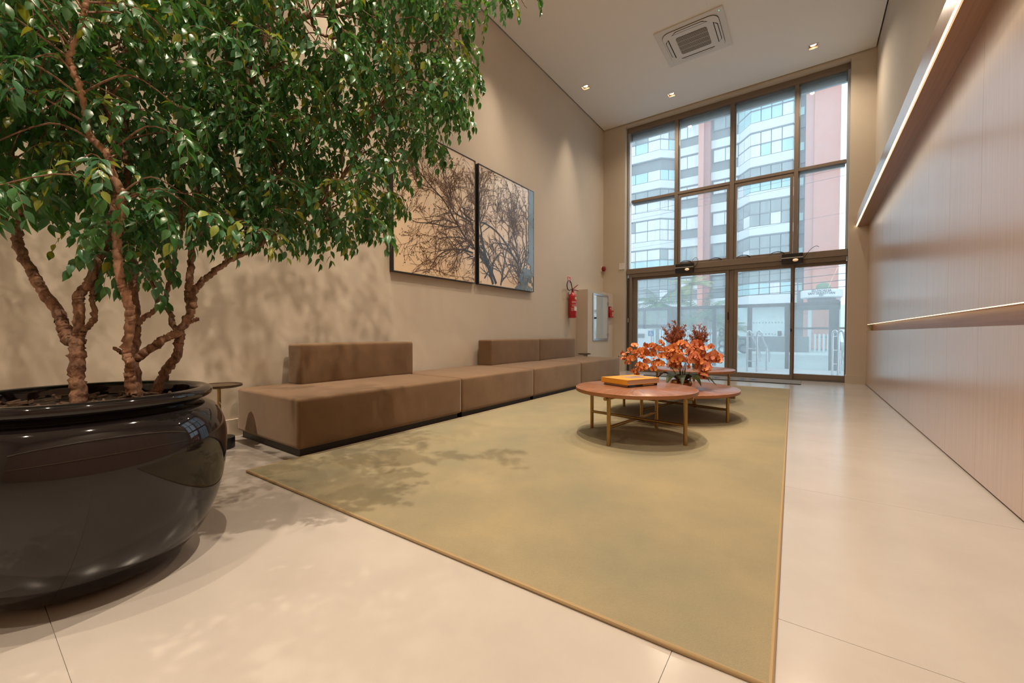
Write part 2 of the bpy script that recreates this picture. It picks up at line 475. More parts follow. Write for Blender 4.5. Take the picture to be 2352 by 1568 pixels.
# ------------------------------------------------------------------ wood panelling on the right
PX = 0.84
wp = thing('wall_panelling', 'pinkish vertical-grain wood wall panelling with a lit groove', 'wall panel', (PX, 0, 0), kind='structure')
seams = [YF] + [3.667 + 0.675 * k for k in range(-11, 9)] + [YB]
for a, b in zip(seams[:-1], seams[1:]):
    MB().box(0.0, 0.073, a + 0.0012, b - 0.0012, 0.012, 0.94).build('lower_panel', 'veneer', wp)
    MB().box(0.0, 0.073, a + 0.0012, b - 0.0012, 1.05, 2.78).build('upper_panel', 'veneer', wp)
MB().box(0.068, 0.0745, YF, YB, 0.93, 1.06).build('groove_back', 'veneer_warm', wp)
tag(MB().box(0.003, 0.008, YF, YB - 0.07, 1.0465, 1.0498).build('light_strip', 'led_thin', wp), 'thin warm glowing strip under the upper panels')
MB().box(-0.17, 0.0, YF, YB, 2.785, 2.95).box(0.0, 0.074, YF, YB, 2.781, 2.95).build('ledge', 'veneer', wp)
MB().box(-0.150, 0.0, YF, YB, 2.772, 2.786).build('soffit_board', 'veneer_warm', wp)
tag(MB().box(-0.167, -0.158, YF, YB - 0.01, 2.776, 2.784).build('light_strip', 'led', wp), 'bright warm light strip under the ledge')

# ------------------------------------------------------------------ entrance glazing
GY = 9.60
win = thing('window_1', 'tall brown-framed window grid over the entrance doors', 'window', (0, GY, 0), kind='structure')
def bar(name, x0, x1, y0, y1, z0, z1, parent=win, m='frame_brown', bevel=0.003):
    return MB().box(x0, x1, y0, y1, z0, z1).build(name, m, parent, bevel=bevel, bseg=1)
XC = [-3.44, -2.40, -1.30, -0.21, 0.555]
bar('head', -3.50, 0.57, -0.07, 0.08, 5.63, 5.745)
bar('outer_lintel', -3.50, 0.57, 0.10, 0.16, 5.50, 5.745, m='frame_grey')
bar('jamb', -3.505, -3.455, -0.06, 0.08, 2.42, 5.64, m='frame_grey')
bar('jamb', 0.54, 0.576, -0.06, 0.08, 2.42, 5.64, m='frame_grey')
for x, w in ((-2.40, 0.036), (-1.30, 0.04), (-0.21, 0.034)):
    bar('mullion', x - w, x + w, -0.06, 0.06, 2.42, 5.64)
    bar('mullion_cap', x + w + 0.002, x + w + 0.026, 0.0, 0.05, 2.42, 5.60, m='frame_grey')
for a, b in zip(XC[:-1], XC[1:]):
    bar('transom', a + 0.02, b - 0.02, -0.05, 0.055, 3.985, 4.045)
    bar('transom_sill', a + 0.03, b - 0.03, 0.06, 0.10, 3.95, 4.0, m='frame_grey')
bar('header', -3.50, 0.57, -0.11, 0.09, 2.30, 2.42)
bar('header_track', -3.46, 0.56, -0.09, 0.09, 2.215, 2.30)
for a, b in ((-2.36, -1.345), (-1.255, -0.25)):
    s = MB().box(a, a + 0.05, -0.04, 0.03, 2.43, 3.98).box(b - 0.05, b, -0.04, 0.03, 2.43, 3.98).box(a + 0.05, b - 0.05, -0.04, 0.03, 3.92, 3.98).box(a + 0.05, b - 0.05, -0.04, 0.03, 2.43, 2.475).build('sash', 'frame_brown', win)
    for hx in (a + 0.18, b - 0.25):
        pts = [(hx + 0.13 * math.cos(t) * 0.9, -0.075, 2.435 + 0.055 * math.sin(t)) for t in [math.pi * k / 10 for k in range(11)]]
        tag(MB().tube(pts, [0.012 - 0.0008 * k for k in range(11)], 8).build('window_stay', 'black', s, smooth=True), 'black curved stay arm')
for a, b in zip(XC[:-1], XC[1:]):
    MB().box(a + 0.03, b - 0.03, -0.002, 0.002, 4.04, 5.64).build('pane', 'pane_upper', win)
    MB().box(a + 0.04, b - 0.04, -0.002, 0.002, 2.42, 3.99).build('pane', 'pane_upper', win)

def door(name, label, x0, x1, l, r, t=0.055, b=0.10, y=0.0, loc=GY):
    d = thing(name, label, 'door', (0, loc + y, 0), kind='structure')
    bar('stile', x0, x0 + l, -0.03, 0.03, 0.015, 2.215, d)
    bar('stile', x1 - r, x1, -0.03, 0.03, 0.015, 2.215, d)
    bar('top_rail', x0 + l, x1 - r, -0.03, 0.03, 2.215 - t, 2.215, d)
    bar('bottom_rail', x0 + l, x1 - r, -0.03, 0.03, 0.015, b, d)
    MB().box(x0 + l - 0.005, x1 - r + 0.005, -0.003, 0.003, b - 0.005, 2.22 - t).build('pane', 'pane_door', d)
    return d
d1 = door('door_1', 'leftmost glass entrance panel beside the wheelchair sign', -3.38, -2.30, 0.11, 0.03, y=0.0)
d2 = door('door_2', 'sliding glass door left of the centre post', -2.355, -1.335, 0.035, 0.065, y=-0.04, b=0.08)
d3 = door('door_3', 'sliding glass door right of the centre post', -1.235, -0.225, 0.065, 0.045, y=-0.04, b=0.095)
d4 = door('door_4', 'rightmost glass entrance panel in front of the granite gate pillar', -0.245, 0.575, 0.04, 0.022, y=0.0, b=0.12)
bar('jamb', -3.50, -3.44, -0.06, 0.08, 0, 2.215, win, 'frame_dark')
bar('jamb', -3.44, -3.38, -0.09, 0.05, 0, 2.215, win)
bar('centre_post', -1.333, -1.237, -0.05, 0.07, 0, 2.215, win)
bar('threshold', -3.50, 0.57, -0.08, 0.12, 0.0, 0.014, win, 'frame_dark')
bar('pull', -1.345, -1.322, -0.088, -0.068, 1.18, 1.34, d2, 'black')
bar('lock', -2.325, -2.305, -0.06, -0.03, 0.94, 1.02, d2, 'black')
bar('pull', -0.262, -0.245, -0.085, -0.035, 0.93, 0.99, d3, 'black')
bar('closer_plate', -0.268, -0.250, -0.055, -0.035, 1.50, 1.66, d3, 'frame_dark')
MB().tube([(-3.47, -0.075, 1.16), (-3.47, -0.075, 1.26)], 0.016, 10).build('lock_cover', 'chrome', win, smooth=True)

for i, (xa, xb, side) in enumerate(((-2.375, -2.005, 'left'), (-0.415, -0.085, 'right'))):
    s = thing('door_sensor', 'black motion sensor with amber lens on the door header, %s' %
              ('above the dried stems' if i == 0 else 'next to the coral pillar'), 'sensor', (xa, GY - 0.11, 2.22), group='door motion sensors')
    w = xb - xa
    MB().box(0, w, -0.075, 0, 0.0, 0.105).build('lower_case', 'black', s, bevel=0.006)
    MB().box(0, w, -0.055, 0, 0.125, 0.20).build('upper_case', 'black', s, bevel=0.006)
    MB().box(-0.004, w + 0.004, -0.08, 0, 0.105, 0.125).build('silver_strip', 'steel', s)
    lens = MB().lathe([(0.0001, 0.02), (0.03, 0.015), (0.045, 0.0)], 20).build('lens', 'lens_glow', s, (w * 0.66, -0.075, 0.066), (R(90), 0, 0), smooth=True)
    lens.scale = (1, 0.62, 1)
    pts = [(w, -0.03, 0.08), (w + 0.05, -0.04, 0.15), (w + 0.12, -0.03, 0.25), (w + 0.2, -0.02, 0.30), (w + 0.24, 0.0, 0.28)] if i else \
          [(w, -0.03, 0.1), (w + 0.06, -0.05, 0.15), (w + 0.09, -0.05, 0.25), (w + 0.04, -0.04, 0.31), (w - 0.02, -0.03, 0.26), (w - 0.01, -0.03, 0.18)]
    MB().tube(catmull(pts, 5), 0.0045, 6).build('cable', 'black', s, smooth=True)

# ------------------------------------------------------------------ downlights
NAMES = ['ceiling downlight nearest the tree, beside the sofa wall', 'ceiling downlight over the fire extinguisher wall',
         'ceiling downlight between the cassette and the window', 'rightmost ceiling downlight, near the wood panelling']
for i, (x, y) in enumerate(LAMPS):
    lab = ('square warm ' + NAMES[i]) if i < VIS else 'unseen square warm downlight in the ceiling above ' + [
        'the first sofa module', 'the wall left of the planter', 'the nearest coffee table', 'the orchid table', 'the near half of the rug',
        'the middle of the sofa row', 'the space behind the tree', 'the viewer', 'the far end behind the viewer'][i - VIS]
    t = thing('downlight', lab, 'downlight', (x, y, CZ), group='recessed ceiling downlights')
    h = HS
    m = MB()
    m.box(-h - 0.016, h + 0.016, -h - 0.016, -h, -0.004, 0.0).box(-h - 0.016, h + 0.016, h, h + 0.016, -0.004, 0.0)
    m.box(-h - 0.016, -h, -h, h, -0.004, 0.0).box(h, h + 0.016, -h, h, -0.004, 0.0)
    m.build('trim', 'white_plastic', t)
    c = MB()
    c.box(-h - 0.004, -h, -h, h, 0, 0.09).box(h, h + 0.004, -h, h, 0, 0.09).box(-h, h, -h - 0.004, -h, 0, 0.09).box(-h, h, h, h + 0.004, 0, 0.09)
    c.box(-h - 0.004, h + 0.004, -h - 0.004, h + 0.004, 0.09, 0.095)
    c.build('cup', 'lamp_cup', t)
    MB().lathe([(0.046, 0.03), (0.046, 0.06), (0.02, 0.088)], 20).build('bulb_housing', 'steel', t, smooth=True)
    MB().lathe([(0.0001, 0.027), (0.043, 0.029)], 20).build('bulb', 'lamp_glow', t)
    ld = bpy.data.lights.new('downlight_beam', 'SPOT')
    ld.energy = SPOT_W * {0: 0.55, 1: 0.55, 2: 0.7, 3: 0.6, 4: 1.5, 5: 2.6, 6: 1.0, 7: 1.0, 8: 2.0, 9: 1.0, 10: 1.0, 11: 1.7, 12: 1.0}[i]
    ld.color = WARM
    ld.spot_size = R(62 if i == 5 else 52 if i in (0, 1, 4) else 66 if i in (6, 7) else 105 if i == 8 else 140); ld.spot_blend = 1.0; ld.shadow_soft_size = 0.02 if i in (5, 8) else 0.035
    link('downlight_beam', ld, t, (0, 0, 0.022))

# ------------------------------------------------------------------ air conditioner cassette and hatch
acx, acy = (AC[0] + AC[1]) / 2, (AC[2] + AC[3]) / 2
ac = thing('air_conditioner', 'white ceiling air conditioner cassette with a square dark grille', 'air conditioner', (acx, acy, CZ))
A = 0.51
MB().box(-A, A, -A, A, -0.022, 0.0).build('panel', 'ac_white', ac, bevel=0.012, bseg=2)
def rrect(a, r, n=6):
    p = []
    for cx_, cy_, s in ((a - r, a - r, 0), (-a + r, a - r, 1), (-a + r, -a + r, 2), (a - r, -a + r, 3)):
        for k in range(n + 1):
            t = (s + k / n) * math.pi / 2
            p.append((cx_ + r * math.cos(t), cy_ + r * math.sin(t)))
    return p
MB().prism(rrect(0.425, 0.13), -0.028, -0.020).build('shadow_line', 'dark_void', ac)
MB().prism(rrect(0.421, 0.128), -0.036, -0.021).build('face_plate', 'ac_white', ac, bevel=0.003)
MB().prism(rrect(0.235, 0.04), -0.038, -0.030).build('intake', 'dark_void', ac)
g = MB()
for k in range(33):
    x = -0.226 + 0.452 * k / 32
    hgt = 0.235 - max(0, abs(x) - 0.2) * 0.7
    g.box(x - 0.0034, x + 0.0034, -hgt + 0.006, hgt - 0.006, -0.041, -0.036)
for y in (-0.118, 0.0, 0.118):
    g.box(-0.232, 0.232, y - 0.004, y + 0.004, -0.042, -0.037)
tag(g.build('grille', 'grille', ac), 'fine pale slats of the intake grille', kind='stuff')
for q in range(4):
    pts = [(-0.27, -0.335), (0.27, -0.335), (0.20, -0.395), (-0.20, -0.395)]
    lv = MB().prism(pts, -0.0385, -0.034).build('louvre', 'dark_void', ac, (0, 0, 0), (0, 0, q * math.pi / 2))
    pts = [(-0.25, -0.348), (0.25, -0.348), (0.19, -0.386), (-0.19, -0.386)]
    MB().prism(pts, -0.042, -0.037).build('flap', 'ac_white', lv)
MB().lathe([(0.0001, -0.026), (0.006, -0.026), (0.006, -0.02)], 10).build('status_light', 'green_dot', ac, (0.45, -0.45, 0))
tag(MB().box(-1.73, -1.27, 6.10, 6.74, CZ - 0.003, CZ).build('access_hatch', 'ceiling', bevel=0.001, bseg=1),
    'flush white ceiling access hatch beside the air conditioner', 'hatch')

# ------------------------------------------------------------------ rug
rugc = [(-2.93, 1.118), (-0.065, 1.198), (-0.226, 7.82), (-2.97, 7.72)]
rug = thing('rug', 'large sage-beige rug with a tan bound edge', 'rug', (-1.5, 4.4, 0))
rc = [(x + 1.5, y - 4.4) for x, y in rugc]
MB().prism(rc, 0.001, 0.014).build('pile', 'rug', rug)
edge = []
for i in range(4):
    a, b = Vector((*rc[i], 0.008)), Vector((*rc[(i + 1) % 4], 0.008))
    edge += [a.lerp(b, k / 12) for k in range(12)]
edge.append(edge[0].copy())
tag(MB().tube(edge, 0.0085, 8).build('binding', 'rug_binding', rug, smooth=True), 'tan corded edge binding')

# ------------------------------------------------------------------ sofas
def cushion(name, x0, x1, y0, y1, z0, z1, parent, rad=0.028, puff=0.008):
    bm = bmesh.new()
    nx, ny, nz = max(2, int((x1 - x0) / 0.12)), max(2, int((y1 - y0) / 0.12)), max(2, int((z1 - z0) / 0.1))
    bmesh.ops.create_cube(bm, size=1.0)
    for v in bm.verts:
        v.co = Vector(((x0 + x1) / 2 + v.co.x * (x1 - x0), (y0 + y1) / 2 + v.co.y * (y1 - y0), (z0 + z1) / 2 + v.co.z * (z1 - z0)))
    bmesh.ops.bevel(bm, geom=list(bm.edges), offset=rad, segments=4, profile=0.6, affect='EDGES')
    big = [f for f in bm.faces if f.calc_area() > 0.02]
    es = list({e for f in big for e in f.edges})
    bmesh.ops.subdivide_edges(bm, edges=es, cuts=6, use_grid_fill=True)
    cx_, cy_, cz_ = (x0 + x1) / 2, (y0 + y1) / 2, (z0 + z1) / 2
    for v in bm.verts:
        u, w, s = (v.co.x - cx_) / (x1 - x0) * 2, (v.co.y - cy_) / (y1 - y0) * 2, (v.co.z - cz_) / (z1 - z0) * 2
        if s > 0.9: v.co.z += puff * (1 - u * u) * (1 - w ** 4)
        if u > 0.9: v.co.x += puff * 0.6 * (1 - s * s) * (1 - w ** 4)
    for f in bm.faces: f.smooth = True
    me = bpy.data.meshes.new(name); bm.to_mesh(me); bm.free()
    me.materials.append(MATS['velvet'])
    return link(name, me, parent)

SX0, SX1 = -4.00, -2.95
mods = [(1.455, 3.165, (1.885, 3.195), 'brown velvet sofa module nearest the planter, with a backrest and an open end'),
        (3.175, 4.565, None, 'backless brown velvet seat module between two backed ones'),
        (4.575, 5.975, (4.65, 5.985), 'taupe velvet sofa module with a backrest beyond the backless one'),
        (5.985, 7.66, (5.99, 7.33), 'farthest velvet sofa module, its seat running past the backrest')]
for y0, y1, bk, lab in mods:
    s = thing('sofa_module', lab, 'sofa', ((SX0 + SX1) / 2, (y0 + y1) / 2, 0), group='modular sofa along the wall')
    dx, dy = (SX1 - SX0) / 2, (y1 - y0) / 2
    cushion('seat', -dx, dx, -dy, dy, 0.058, 0.425, s)
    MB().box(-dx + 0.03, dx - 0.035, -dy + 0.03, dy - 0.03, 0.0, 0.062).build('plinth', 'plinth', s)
    if bk:
        cushion('backrest', -dx, -dx + 0.255, bk[0] - (y0 + y1) / 2, bk[1] - (y0 + y1) / 2, 0.418, 0.80, s, rad=0.025)

# ------------------------------------------------------------------ round coffee tables
def coffee_table(label, cx_, cy_, r, zt, lr, ang, zs):
    t = thing('coffee_table', label, 'coffee table', (cx_, cy_, 0.014), group='round walnut coffee tables')
    zt -= 0.014
    top = MB().lathe([(r - 0.006, -0.033), (r, -0.029), (r, -0.003), (r - 0.004, 0.0)], 72).build('top', ['walnut', 'walnut_edge'], t, (0, 0, zt), smooth=True)
    for pg in top.data.polygons:
        pg.material_index = 0 if pg.normal.z > 0.9 else 1
    for k in range(4):
        a = ang + k * math.pi / 2
        x, y = lr * math.cos(a), lr * math.sin(a)
        MB().tube([(x, y, 0), (x, y, zt - 0.036)], 0.0155, 14).build('leg', 'brass', t, smooth=True)
    for k in range(2):
        a = ang + k * math.pi / 2
        x, y = math.cos(a), math.sin(a)
        e = min(lr + 0.075, r - 0.012)
        z = zt - 0.047 - 0.012 * 0
        MB().tube([(-x * e, -y * e, z), (x * e, y * e, z)], 0.0135, 12).build('top_rail', 'brass', t, smooth=True)
        z = zs + 0.012 * k
        MB().tube([(-x * lr, -y * lr, z), (x * lr, y * lr, z)], 0.0125, 12).build('stretcher', 'brass', t, smooth=True)
    return t
coffee_table('nearest round walnut coffee table, books on its top', -1.196, 3.455, 0.502, 0.437, 0.43, math.atan2(3.024 - 3.455, -1.256 + 1.196), 0.145)
coffee_table('widest and lowest round walnut table, holding the orchids', -1.207, 4.64, 0.672, 0.318, 0.592, math.atan2(4.089 - 4.64, -1.332 + 1.207), 0.115)
coffee_table('farthest round walnut table, holding the dried stems', -1.245, 5.83, 0.512, 0.43, 0.44, R(-75), 0.145)

# ------------------------------------------------------------------ books
bk = thing('book', 'thick yellow hardback with a picture on its cover', 'book', (-1.29, 3.60, 0.458), 0, group='books on the coffee table')
bk2 = thing('book', 'thin black-spined book lying under the yellow one', 'book', (-1.29, 3.60, 0.4375), 0, group='books on the coffee table')
ANG = R(-24)
bk.rotation_euler.z = ANG; bk2.rotation_euler.z = ANG
W_, D_ = 0.32, 0.40
MB().box(-W_ / 2, W_ / 2, -D_ / 2, D_ / 2, 0.0, 0.004).box(-W_ / 2, W_ / 2, -D_ / 2, D_ / 2, 0.040, 0.044).box(-W_ / 2, W_ / 2, -D_ / 2, -D_ / 2 + 0.004, 0, 0.044).build('cover', 'book_yellow', bk, bevel=0.0008)
MB().box(-W_ / 2 + 0.006, W_ / 2 - 0.002, -D_ / 2 + 0.005, D_ / 2 - 0.006, 0.004, 0.040).build('pages', 'pages', bk)
MB().box(-0.07, 0.07, -0.05, 0.13, 0.0441, 0.0446).build('cover_picture', 'cover_print', bk)
W2, D2 = 0.295, 0.365
MB().box(-W2 / 2, W2 / 2, -D2 / 2, D2 / 2, 0, 0.002).box(-W2 / 2, W2 / 2, -D2 / 2, D2 / 2, 0.0185, 0.0205).box(W2 / 2 - 0.002, W2 / 2, -D2 / 2, D2 / 2, 0, 0.0205).build('cover', 'book_black', bk2)
MB().box(-W2 / 2 + 0.004, W2 / 2 - 0.003, -D2 / 2 + 0.003, D2 / 2 - 0.004, 0.002, 0.0185).build('pages', 'pages', bk2)
MB().box(W2 / 2, W2 / 2 + 0.0006, -0.17, -0.09, 0.004, 0.0165).build('spine_label', 'book_blue', bk2)
MB().box(W2 / 2, W2 / 2 + 0.0006, 0.0, 0.14, 0.006, 0.0145).build('spine_title', 'cover_light', bk2)

# ------------------------------------------------------------------ side tables
def side_table(label, x, y, z, r):
    t = thing('side_table', label, 'side table', (x, y, 0), group='small round bronze side tables')
    MB().lathe([(r - 0.02, z - 0.022), (r, z - 0.016), (r, z), (r - 0.006, z), (r - 0.01, z - 0.008)], 48).build('tray_top', 'bronze', t, smooth=True)
    MB().tube([(0, 0, 0.08), (0, 0, z - 0.012)], 0.012, 14).build('stem', 'brass', t, smooth=True)
    MB().lathe([(0.098, 0), (0.10, 0.003), (0.10, 0.082), (0.097, 0.085)], 40).build('base', 'black', t, smooth=True)
side_table('small bronze side table between the planter and the sofa', -3.72, 1.23, 0.50, 0.155)
side_table('small bronze side table past the far end of the sofa', -3.80, 7.85, 0.475, 0.135)

# ------------------------------------------------------------------ wall pictures
PU0, PV0 = 3.104, 1.637
def print_strokes():
    rnd = random.Random(11)
    strokes = []
    def grow(p, d, ln, w, lev):
        pts = [p]; x, y = p; a = d
        n = max(3, int(ln / 0.045))
        for _ in range(n):
            a += rnd.gauss(0, 0.16)
            x += math.cos(a) * ln / n; y += math.sin(a) * ln / n
            pts.append((x, y))
        strokes.append((pts, w, w * 0.35))
        if lev <= 0: return
        for k in range(rnd.randint(2, 4)):
            i = rnd.randint(1, len(pts) - 1)
            grow(pts[i], a + rnd.choice((-1, 1)) * rnd.uniform(0.3, 0.9), ln * rnd.uniform(0.45, 0.8), w * 0.62, lev - 1)
    def main(pts, w0, w1, kids, lev, bias=None, ln=(0.25, 0.5)):
        q = [(p.x, p.y) for p in catmull([(a, b, 0) for a, b in pts], 8)]
        strokes.append((q, w0, w1))
        for k in range(kids):
            i = rnd.randint(2, len(q) - 2)
            dx, dy = q[i + 1][0] - q[i][0], q[i + 1][1] - q[i][1]
            a = math.atan2(dy, dx) + rnd.choice((-1, 1)) * rnd.uniform(0.25, 0.9)
            t = i / len(q)
            grow(q[i], a, rnd.uniform(*ln), (w0 + (w1 - w0) * t) * 0.62, lev)
    main([(2.05, -0.05), (1.85, 0.25), (1.62, 0.48), (1.3, 0.62), (1.05, 0.85), (0.85, 1.05), (0.55, 1.22), (0.15, 1.5)], 0.06, 0.010, 20, 2)
    main([(1.95, -0.05), (1.72, 0.35), (1.35, 0.45), (1.0, 0.42), (0.75, 0.30), (0.55, 0.05)], 0.045, 0.006, 14, 2)
    main([(1.62, 0.40), (1.30, 0.60), (1.05, 0.60), (0.75, 0.52), (0.70, 0.36)], 0.025, 0.005, 10, 2)
    main([(1.18, 0.78), (0.95, 0.72), (0.62, 0.70), (0.35, 0.66), (0.2, 0.72)], 0.022, 0.005, 10, 2)
    main([(1.6, 0.5), (1.45, 0.85), (1.05, 0.95), (0.9, 1.2), (0.8, 1.55)], 0.035, 0.006, 16, 2)
    main([(2.60, -0.05), (2.62, 0.35), (2.45, 0.55), (2.1, 0.82), (1.75, 0.93), (1.40, 0.92), (1.15, 1.02)], 0.05, 0.012, 10, 2)
    main([(1.95, -0.05), (1.75, 0.4), (1.62, 0.8), (1.58, 1.2), (1.62, 1.6)], 0.055, 0.006, 14, 2)
    main([(2.62, 0.2), (2.56, 0.7), (2.42, 1.1), (2.38, 1.6)], 0.035, 0.008, 16, 2)
    main([(2.66, 0.0), (2.72, 0.3), (2.85, 0.7), (2.83, 1.5)], 0.04, 0.012, 14, 2)
    main([(2.1, 0.0), (2.2, 0.4), (2.3, 0.7), (2.5, 1.05), (2.55, 1.5)], 0.03, 0.006, 12, 2)
    main([(1.7, 0.1), (2.1, 0.55), (2.3, 0.35), (2.55, 0.1)], 0.022, 0.008, 8, 1)
    main([(0.15, -0.03), (0.6, 0.10), (1.0, 0.06), (1.5, 0.08)], 0.008, 0.004, 22, 1, ln=(0.08, 0.2))
    for k in range(34):
        p = (rnd.uniform(0.25, 2.6), rnd.uniform(0.75, 1.25))
        grow(p, math.pi / 2 + rnd.gauss(0, 0.4), rnd.uniform(0.2, 0.42), 0.010, 2)
    return strokes
STROKES = print_strokes()
def picture(label, u0, u1, v0, v1, dark_right):
    t = thing('framed_picture', label, 'picture', (XL, (u0 + u1) / 2, v0), group='pair of framed tree photographs')
    w, h = u1 - u0, v1 - v0
    f = 0.012
    m = MB()
    m.box(0.002, 0.068, -w / 2, -w / 2 + f, 0, h).box(0.002, 0.068, w / 2 - f, w / 2, 0, h)
    m.box(0.002, 0.068, -w / 2 + f, w / 2 - f, 0, f).box(0.002, 0.068, -w / 2 + f, w / 2 - f, h - f, h)
    m.build('frame', 'black', t)
    MB().box(0.01, 0.060, -w / 2 + f, w / 2 - f, f, h - f).build('print', 'print_sky', t)
    q = MB()
    uc = (u0 + u1) / 2
    lim = w / 2 - f
    rnd = random.Random(3)
    def ok(p): return -lim < p[0] < lim and f < p[1] < h - f
    for si, (pts, w0, w1) in enumerate(STROKES):
        n = len(pts)
        px_ = 0.0602 + si * 5.0e-3 / len(STROKES)
        q.cur = 0 if w0 > 0.012 else 1
        for i in range(n - 1):
            a = (pts[i][0] + PU0 - uc, pts[i][1]); b = (pts[i + 1][0] + PU0 - uc, pts[i + 1][1])
            wa = max((w0 + (w1 - w0) * i / (n - 1)) / 2, 0.0022); wb_ = max((w0 + (w1 - w0) * (i + 1) / (n - 1)) / 2, 0.0018)
            if not (ok(a) and ok(b)): continue
            dx, dy = b[0] - a[0], b[1] - a[1]; L = math.hypot(dx, dy) or 1
            nx, ny = -dy / L, dx / L
            c4 = [(a[0] + nx * wa, a[1] + ny * wa), (a[0] - nx * wa, a[1] - ny * wa), (b[0] - nx * wb_, b[1] - ny * wb_), (b[0] + nx * wb_, b[1] + ny * wb_)]
            c4 = [(min(max(x, -lim), lim), min(max(y, f), h - f)) for x, y in c4]
            k0 = len(q.v)
            q.v += [(px_, x, y) for x, y in c4]
            q.face([k0, k0 + 1, k0 + 2, k0 + 3])
        if n and w0 < 0.008 and rnd.random() < 0.7:        # clusters of small leaves on the print
            for _ in range(rnd.randint(2, 5)):
                ex, ey = pts[-1][0] + PU0 - uc + rnd.gauss(0, 0.018), pts[-1][1] + rnd.gauss(0, 0.018)
                s = rnd.uniform(0.004, 0.011)
                if ok((ex - s, ey - s)) and ok((ex + s, ey + s)):
                    k0 = len(q.v); a = rnd.uniform(0, 3.14)
                    q.v += [(px_ + 1e-6, ex + s * math.cos(a + j * 1.571) * (1 if j % 2 else 0.6), ey + s * math.sin(a + j * 1.571)) for j in range(4)]
                    q.face([k0, k0 + 1, k0 + 2, k0 + 3])
    if dark_right:
        q.cur = 2
        rnd = random.Random(8)
        for k in range(560):
            y = rnd.uniform(f, h - f)
            edge = 0.20 + 0.10 * math.sin(y * 7) if y < 0.8 else 0.12
            if y < 0.36: edge = 0.48 - y * 0.5
            if 0.36 < y < 0.5: edge = 0.06
            ex = lim - rnd.random() ** 0.8 * edge * 1.15
            s = rnd.uniform(0.02, 0.05)
            k0 = len(q.v)
            ring = [(min(max(ex + s * math.cos(j * 1.0472 + k) * rnd.uniform(0.7, 1.1), -lim), lim), min(max(y + s * math.sin(j * 1.0472 + k), f), h - f)) for j in range(6)]
            q.v += [(0.0653 + k * 4e-6, x, yy) for x, yy in ring]
            q.face([k0 + j for j in range(6)])
    o = q.build('printed_tree', ['print_branch', 'print_twig', 'print_mass'], t)
    tag(o, 'dark silhouette of bare branches on a sepia sky', kind='stuff')
picture('large black-framed sepia tree photograph partly behind the foliage', 3.104, 4.595, 1.637, 3.437, False)
picture('black-framed tree photograph right of the other, nearer the window', 4.663, 6.178, 1.637, 3.43, True)

# ------------------------------------------------------------------ fire equipment
hb = thing('hydrant_cabinet', 'beige boxed-out hose cabinet with a small glass door', 'cabinet', (XL, 8.0, 0))
MB().box(0.0, 0.26, 0.0, 1.395, 0, 1.84).build('body', 'wall', hb)
dw, dh = 0.835, 1.045
m = MB(); m.box(0, 0.018, 0, 0.05, 0, dh).box(0, 0.018, dw - 0.035, dw, 0, dh).box(0, 0.018, 0.05, dw - 0.035, 0, 0.045).box(0, 0.018, 0.05, dw - 0.035, dh - 0.04, dh)
dr = m.build('cabinet_door', 'steel', hb, (0.26, 0.245, 0.735), bevel=0.003)
MB().box(0.001, 0.010, 0.05, dw - 0.035, 0.045, dh - 0.04).build('door_glass', 'cabinet_glass', dr)
for z in (0.13, 0.86): MB().box(0.018, 0.026, dw - 0.06, dw + 0.004, z - 0.03, z + 0.03).build('hinge', 'chrome', dr)
MB().tube([(0.01, 0.09, 0.5), (0.05, 0.09, 0.5)], 0.02, 12).build('knob', 'black', dr, smooth=True)
cp = thing('call_point', 'small red fire call point on the hose cabinet front', 'call point', (XL + 0.26, 9.105, 1.27))
MB().box(0, 0.035, 0, 0.12, 0.10, 0.26).build('upper_case', 'red', cp, bevel=0.006)
MB().box(0, 0.055, 0.01, 0.20, 0, 0.17).build('lower_case', 'red', cp, bevel=0.006)
MB().box(0.055, 0.057, 0.13, 0.165, 0.03, 0.13).build('label_plate', 'sign_white', cp)
MB().lathe([(0.0001, 0.004), (0.018, 0.002), (0.02, 0)], 14).build('indicator', 'sign_white', cp, (0.036, 0.06, 0.21), (0, R(90), 0))

ex = thing('fire_extinguisher', 'red fire extinguisher hanging on the wall below a sign', 'fire extinguisher', (XL + 0.10, 7.62, 1.215))
MB().lathe([(0.001, 0.0), (0.078, 0.004), (0.082, 0.018), (0.082, 0.44), (0.070, 0.485), (0.038, 0.512), (0.026, 0.53), (0.026, 0.555)], 32).build('cylinder', 'red', ex, smooth=True)
MB().box(-0.02, 0.02, -0.025, 0.025, 0.55, 0.60).build('valve', 'red_dark', ex, bevel=0.005)
MB().tube([(0.0, 0.0, 0.60), (0.03, 0.10, 0.67), (0.04, 0.155, 0.70)], [0.012, 0.011, 0.009], 8).build('top_lever', 'red_dark', ex, smooth=True)
MB().tube([(0.0, 0.0, 0.59), (0.03, 0.11, 0.585), (0.04, 0.17, 0.575)], [0.012, 0.011, 0.009], 8).build('bottom_lever', 'red_dark', ex, smooth=True)
pts = [(0.0, 0.0, 0.58)] + [(0.01, -0.095 + 0.105 * math.cos(t), 0.70 + 0.095 * math.sin(t)) for t in [R(-20) + R(300) * k / 16 for k in range(17)]]
pts = [(0.0, -0.02, 0.60)] + [(-0.02, -0.115 + 0.10 * math.cos(t), 0.665 + 0.10 * math.sin(t)) for t in [R(20) + R(300) * k / 16 for k in range(17)]]
MB().tube(pts, 0.010, 8).build('hose', 'black', ex, smooth=True)
def cyl_patch(name, a0, a1, z0, z1, r, m, parent):
    q = MB(); n = 8
    for k in range(n + 1):
        a = a0 + (a1 - a0) * k / n
        q.v += [(r * math.cos(a), r * math.sin(a), z0), (r * math.cos(a), r * math.sin(a), z1)]
    for k in range(n): q.face([2 * k, 2 * k + 2, 2 * k + 3, 2 * k + 1])
    return q.build(name, m, parent, smooth=True)
